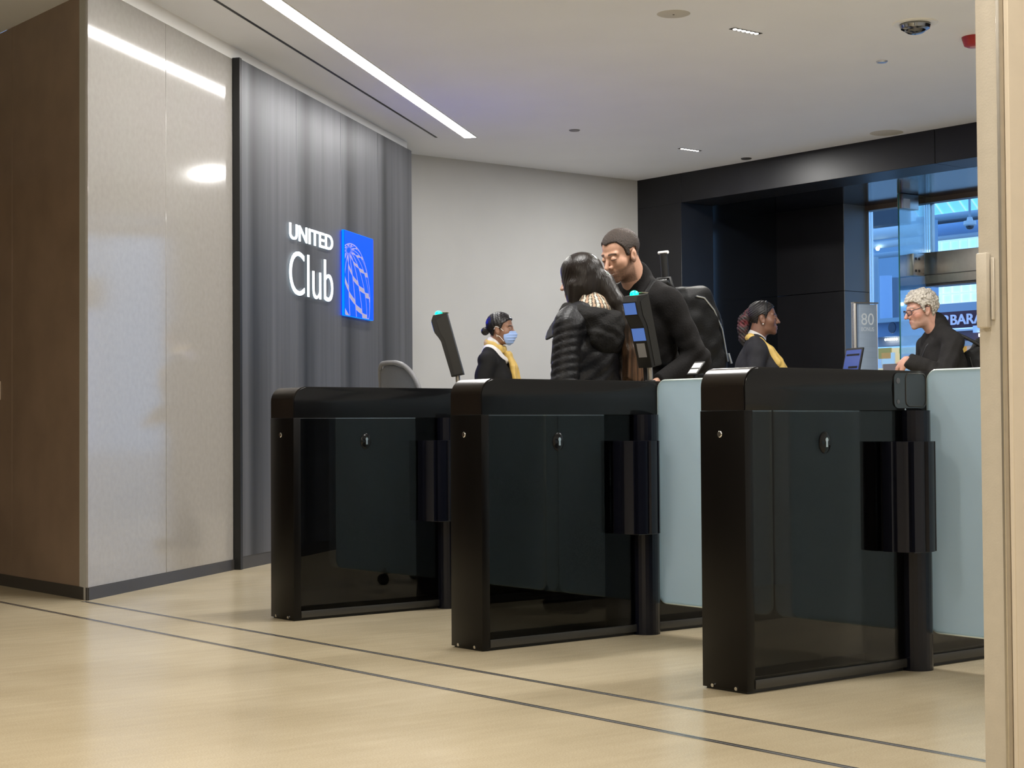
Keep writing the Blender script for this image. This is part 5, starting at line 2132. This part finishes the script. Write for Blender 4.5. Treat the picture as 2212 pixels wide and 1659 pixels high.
def curls(x, y, z, rg=rg):
    hx, hy, hz = rg.to_head(x, y, z)
    line = np.interp(hx, [-.13, -.042, -.030, .006, .012, .024, .034, .058, .08, .10], [-.075, -.060, .026, .030, -.010, .002, .040, .062, .072, .078])
    d = smax(cranium(hx, hy, hz, .020), (line - hz) * .8, .008)
    n_ = np.sin(150 * hx + 4 * np.sin(60 * hz)) * np.sin(140 * hy + 3 * np.sin(70 * hx)) * np.sin(145 * hz + 3 * np.sin(65 * hy))
    n2 = np.sin(75 * hx + 60 * hz) * np.sin(70 * hz - 40 * hy)
    return d - .0065 * n_ - .004 * n2


def curl_cols(V, rg=rg):
    hx, hy, hz = rg.to_head(V[:, 0], V[:, 1], V[:, 2])
    n_ = np.sin(150 * hx + 4 * np.sin(60 * hz)) * np.sin(140 * hy + 3 * np.sin(70 * hx)) * np.sin(145 * hz + 3 * np.sin(65 * hy))
    t = np.clip(.5 + .6 * n_, 0, 1)[:, None]
    return np.array([(.24, .215, .185)]) * (1 - t) + np.array([(.66, .61, .53)]) * t


H = rg.hc
garment('curly_hair', curls, ((H[0] - .17, H[0] + .17), (-.14, .14), (H[2] - .14, H[2] + .18)), .0042, mat('grey_curls', (.5, .5, .5), .7, attr=True, bump=.5, bscale=140), old, s, curl_cols)
frame_m = mat('dark_spectacle_frame', (.02, .025, .04), .3)
spc = root('eyeglasses', 'dark-framed rectangular glasses worn by the grey-haired man', 'eyeglasses', old.location, old.rotation_euler[2])
lens_m = tinted_glass('spectacle_lens', (.97, .98, .99), .02, amount=.12)
HP = lambda p: tuple(rg.head_pt(p) * s)
for sg_ in (-1, 1):
    rim = [(.103 - .010 * ((u - .033) / .02) ** 2 * (u > .033), u * sg_, v) for u, v in rounded_rect(.010, .054, -.010, .020, .008, 4)]
    tube('rim', [HP(q) for q in rim], .0022 * s, frame_m, spc, 6, True)
    vs_ = [HP((q[0], q[1], q[2])) for q in rim]
    vs2 = [HP((q[0] + .0012, q[1], q[2])) for q in rim]
    n_ = len(rim)
    bm = bmesh.new()
    bv = [bm.verts.new(q) for q in vs_ + vs2]
    for f_ in [list(range(n_)), list(range(2 * n_ - 1, n_ - 1, -1))] + [(i, (i + 1) % n_, n_ + (i + 1) % n_, n_ + i) for i in range(n_)]:
        bm.faces.new([bv[t] for t in f_])
    bm_obj('lens', bm, lens_m, spc)
    tube('temple', [HP(q) for q in ((.094, .054 * sg_, .014), (.055, .074 * sg_, .018), (.0, .083 * sg_, .024), (-.018, .082 * sg_, .014))], .0028 * s, frame_m, spc, 6)
tube('bridge', [HP((.103, -.010, .010)), HP((.108, 0, .014)), HP((.103, .010, .010))], .002 * s, frame_m, spc, 6)

# his shoulder bag
sbag = root('shoulder_bag', 'black shoulder bag hanging behind the grey-haired man', 'bag', old.location, old.rotation_euler[2])


def duffel(x, y, z):
    a = np.abs
    d = chain(x, y, z, [(-.10, -.12, 1.18), (-.15, .04, 1.24), (-.22, .14, 1.22)], [.085, .100, .095], .03)
    d = smin(d, chain(x, y, z, [(-.09, .06, 1.31), (-.16, .09, 1.365), (-.25, .12, 1.35)], [.035, .052, .045], .03), .03)
    d = smin(d, ell(x, y, z, (-.14, .02, 1.08), (.12, .19, .15)), .05)
    return d + wob(x, y, z, .007, 30, 5) + .004 * np.sin(70 * x + 30 * y)


garment('bag_body', duffel, ((-.42, .02), (-.30, .34), (.86, 1.46)), .011, cloth('black_bag_nylon', (.012, .012, .012), .6, .2, 120), sbag, s)
tube('strap', [tuple(np.array(q) * s) for q in ((-.19, .13, 1.32), (-.13, .13, 1.38), tuple(rg.up((-.150, .11, 1.40))), tuple(rg.up((-.075, .10, 1.455))), tuple(rg.up((.01, .085, 1.482))),
                                               tuple(rg.up((.10, .03, 1.40))), tuple(rg.up((.145, -.05, 1.28))), tuple(rg.up((.09, -.165, 1.10))), tuple(rg.up((-.06, -.185, 1.06))), (-.17, -.14, 1.18))], .011, M['black'], sbag, 8)
tube('strap_loop', [tuple(np.array(q) * s) for q in ((-.055, .14, 1.30), (-.075, .145, 1.22), (-.10, .15, 1.14))], .007, M['black'], sbag, 8)
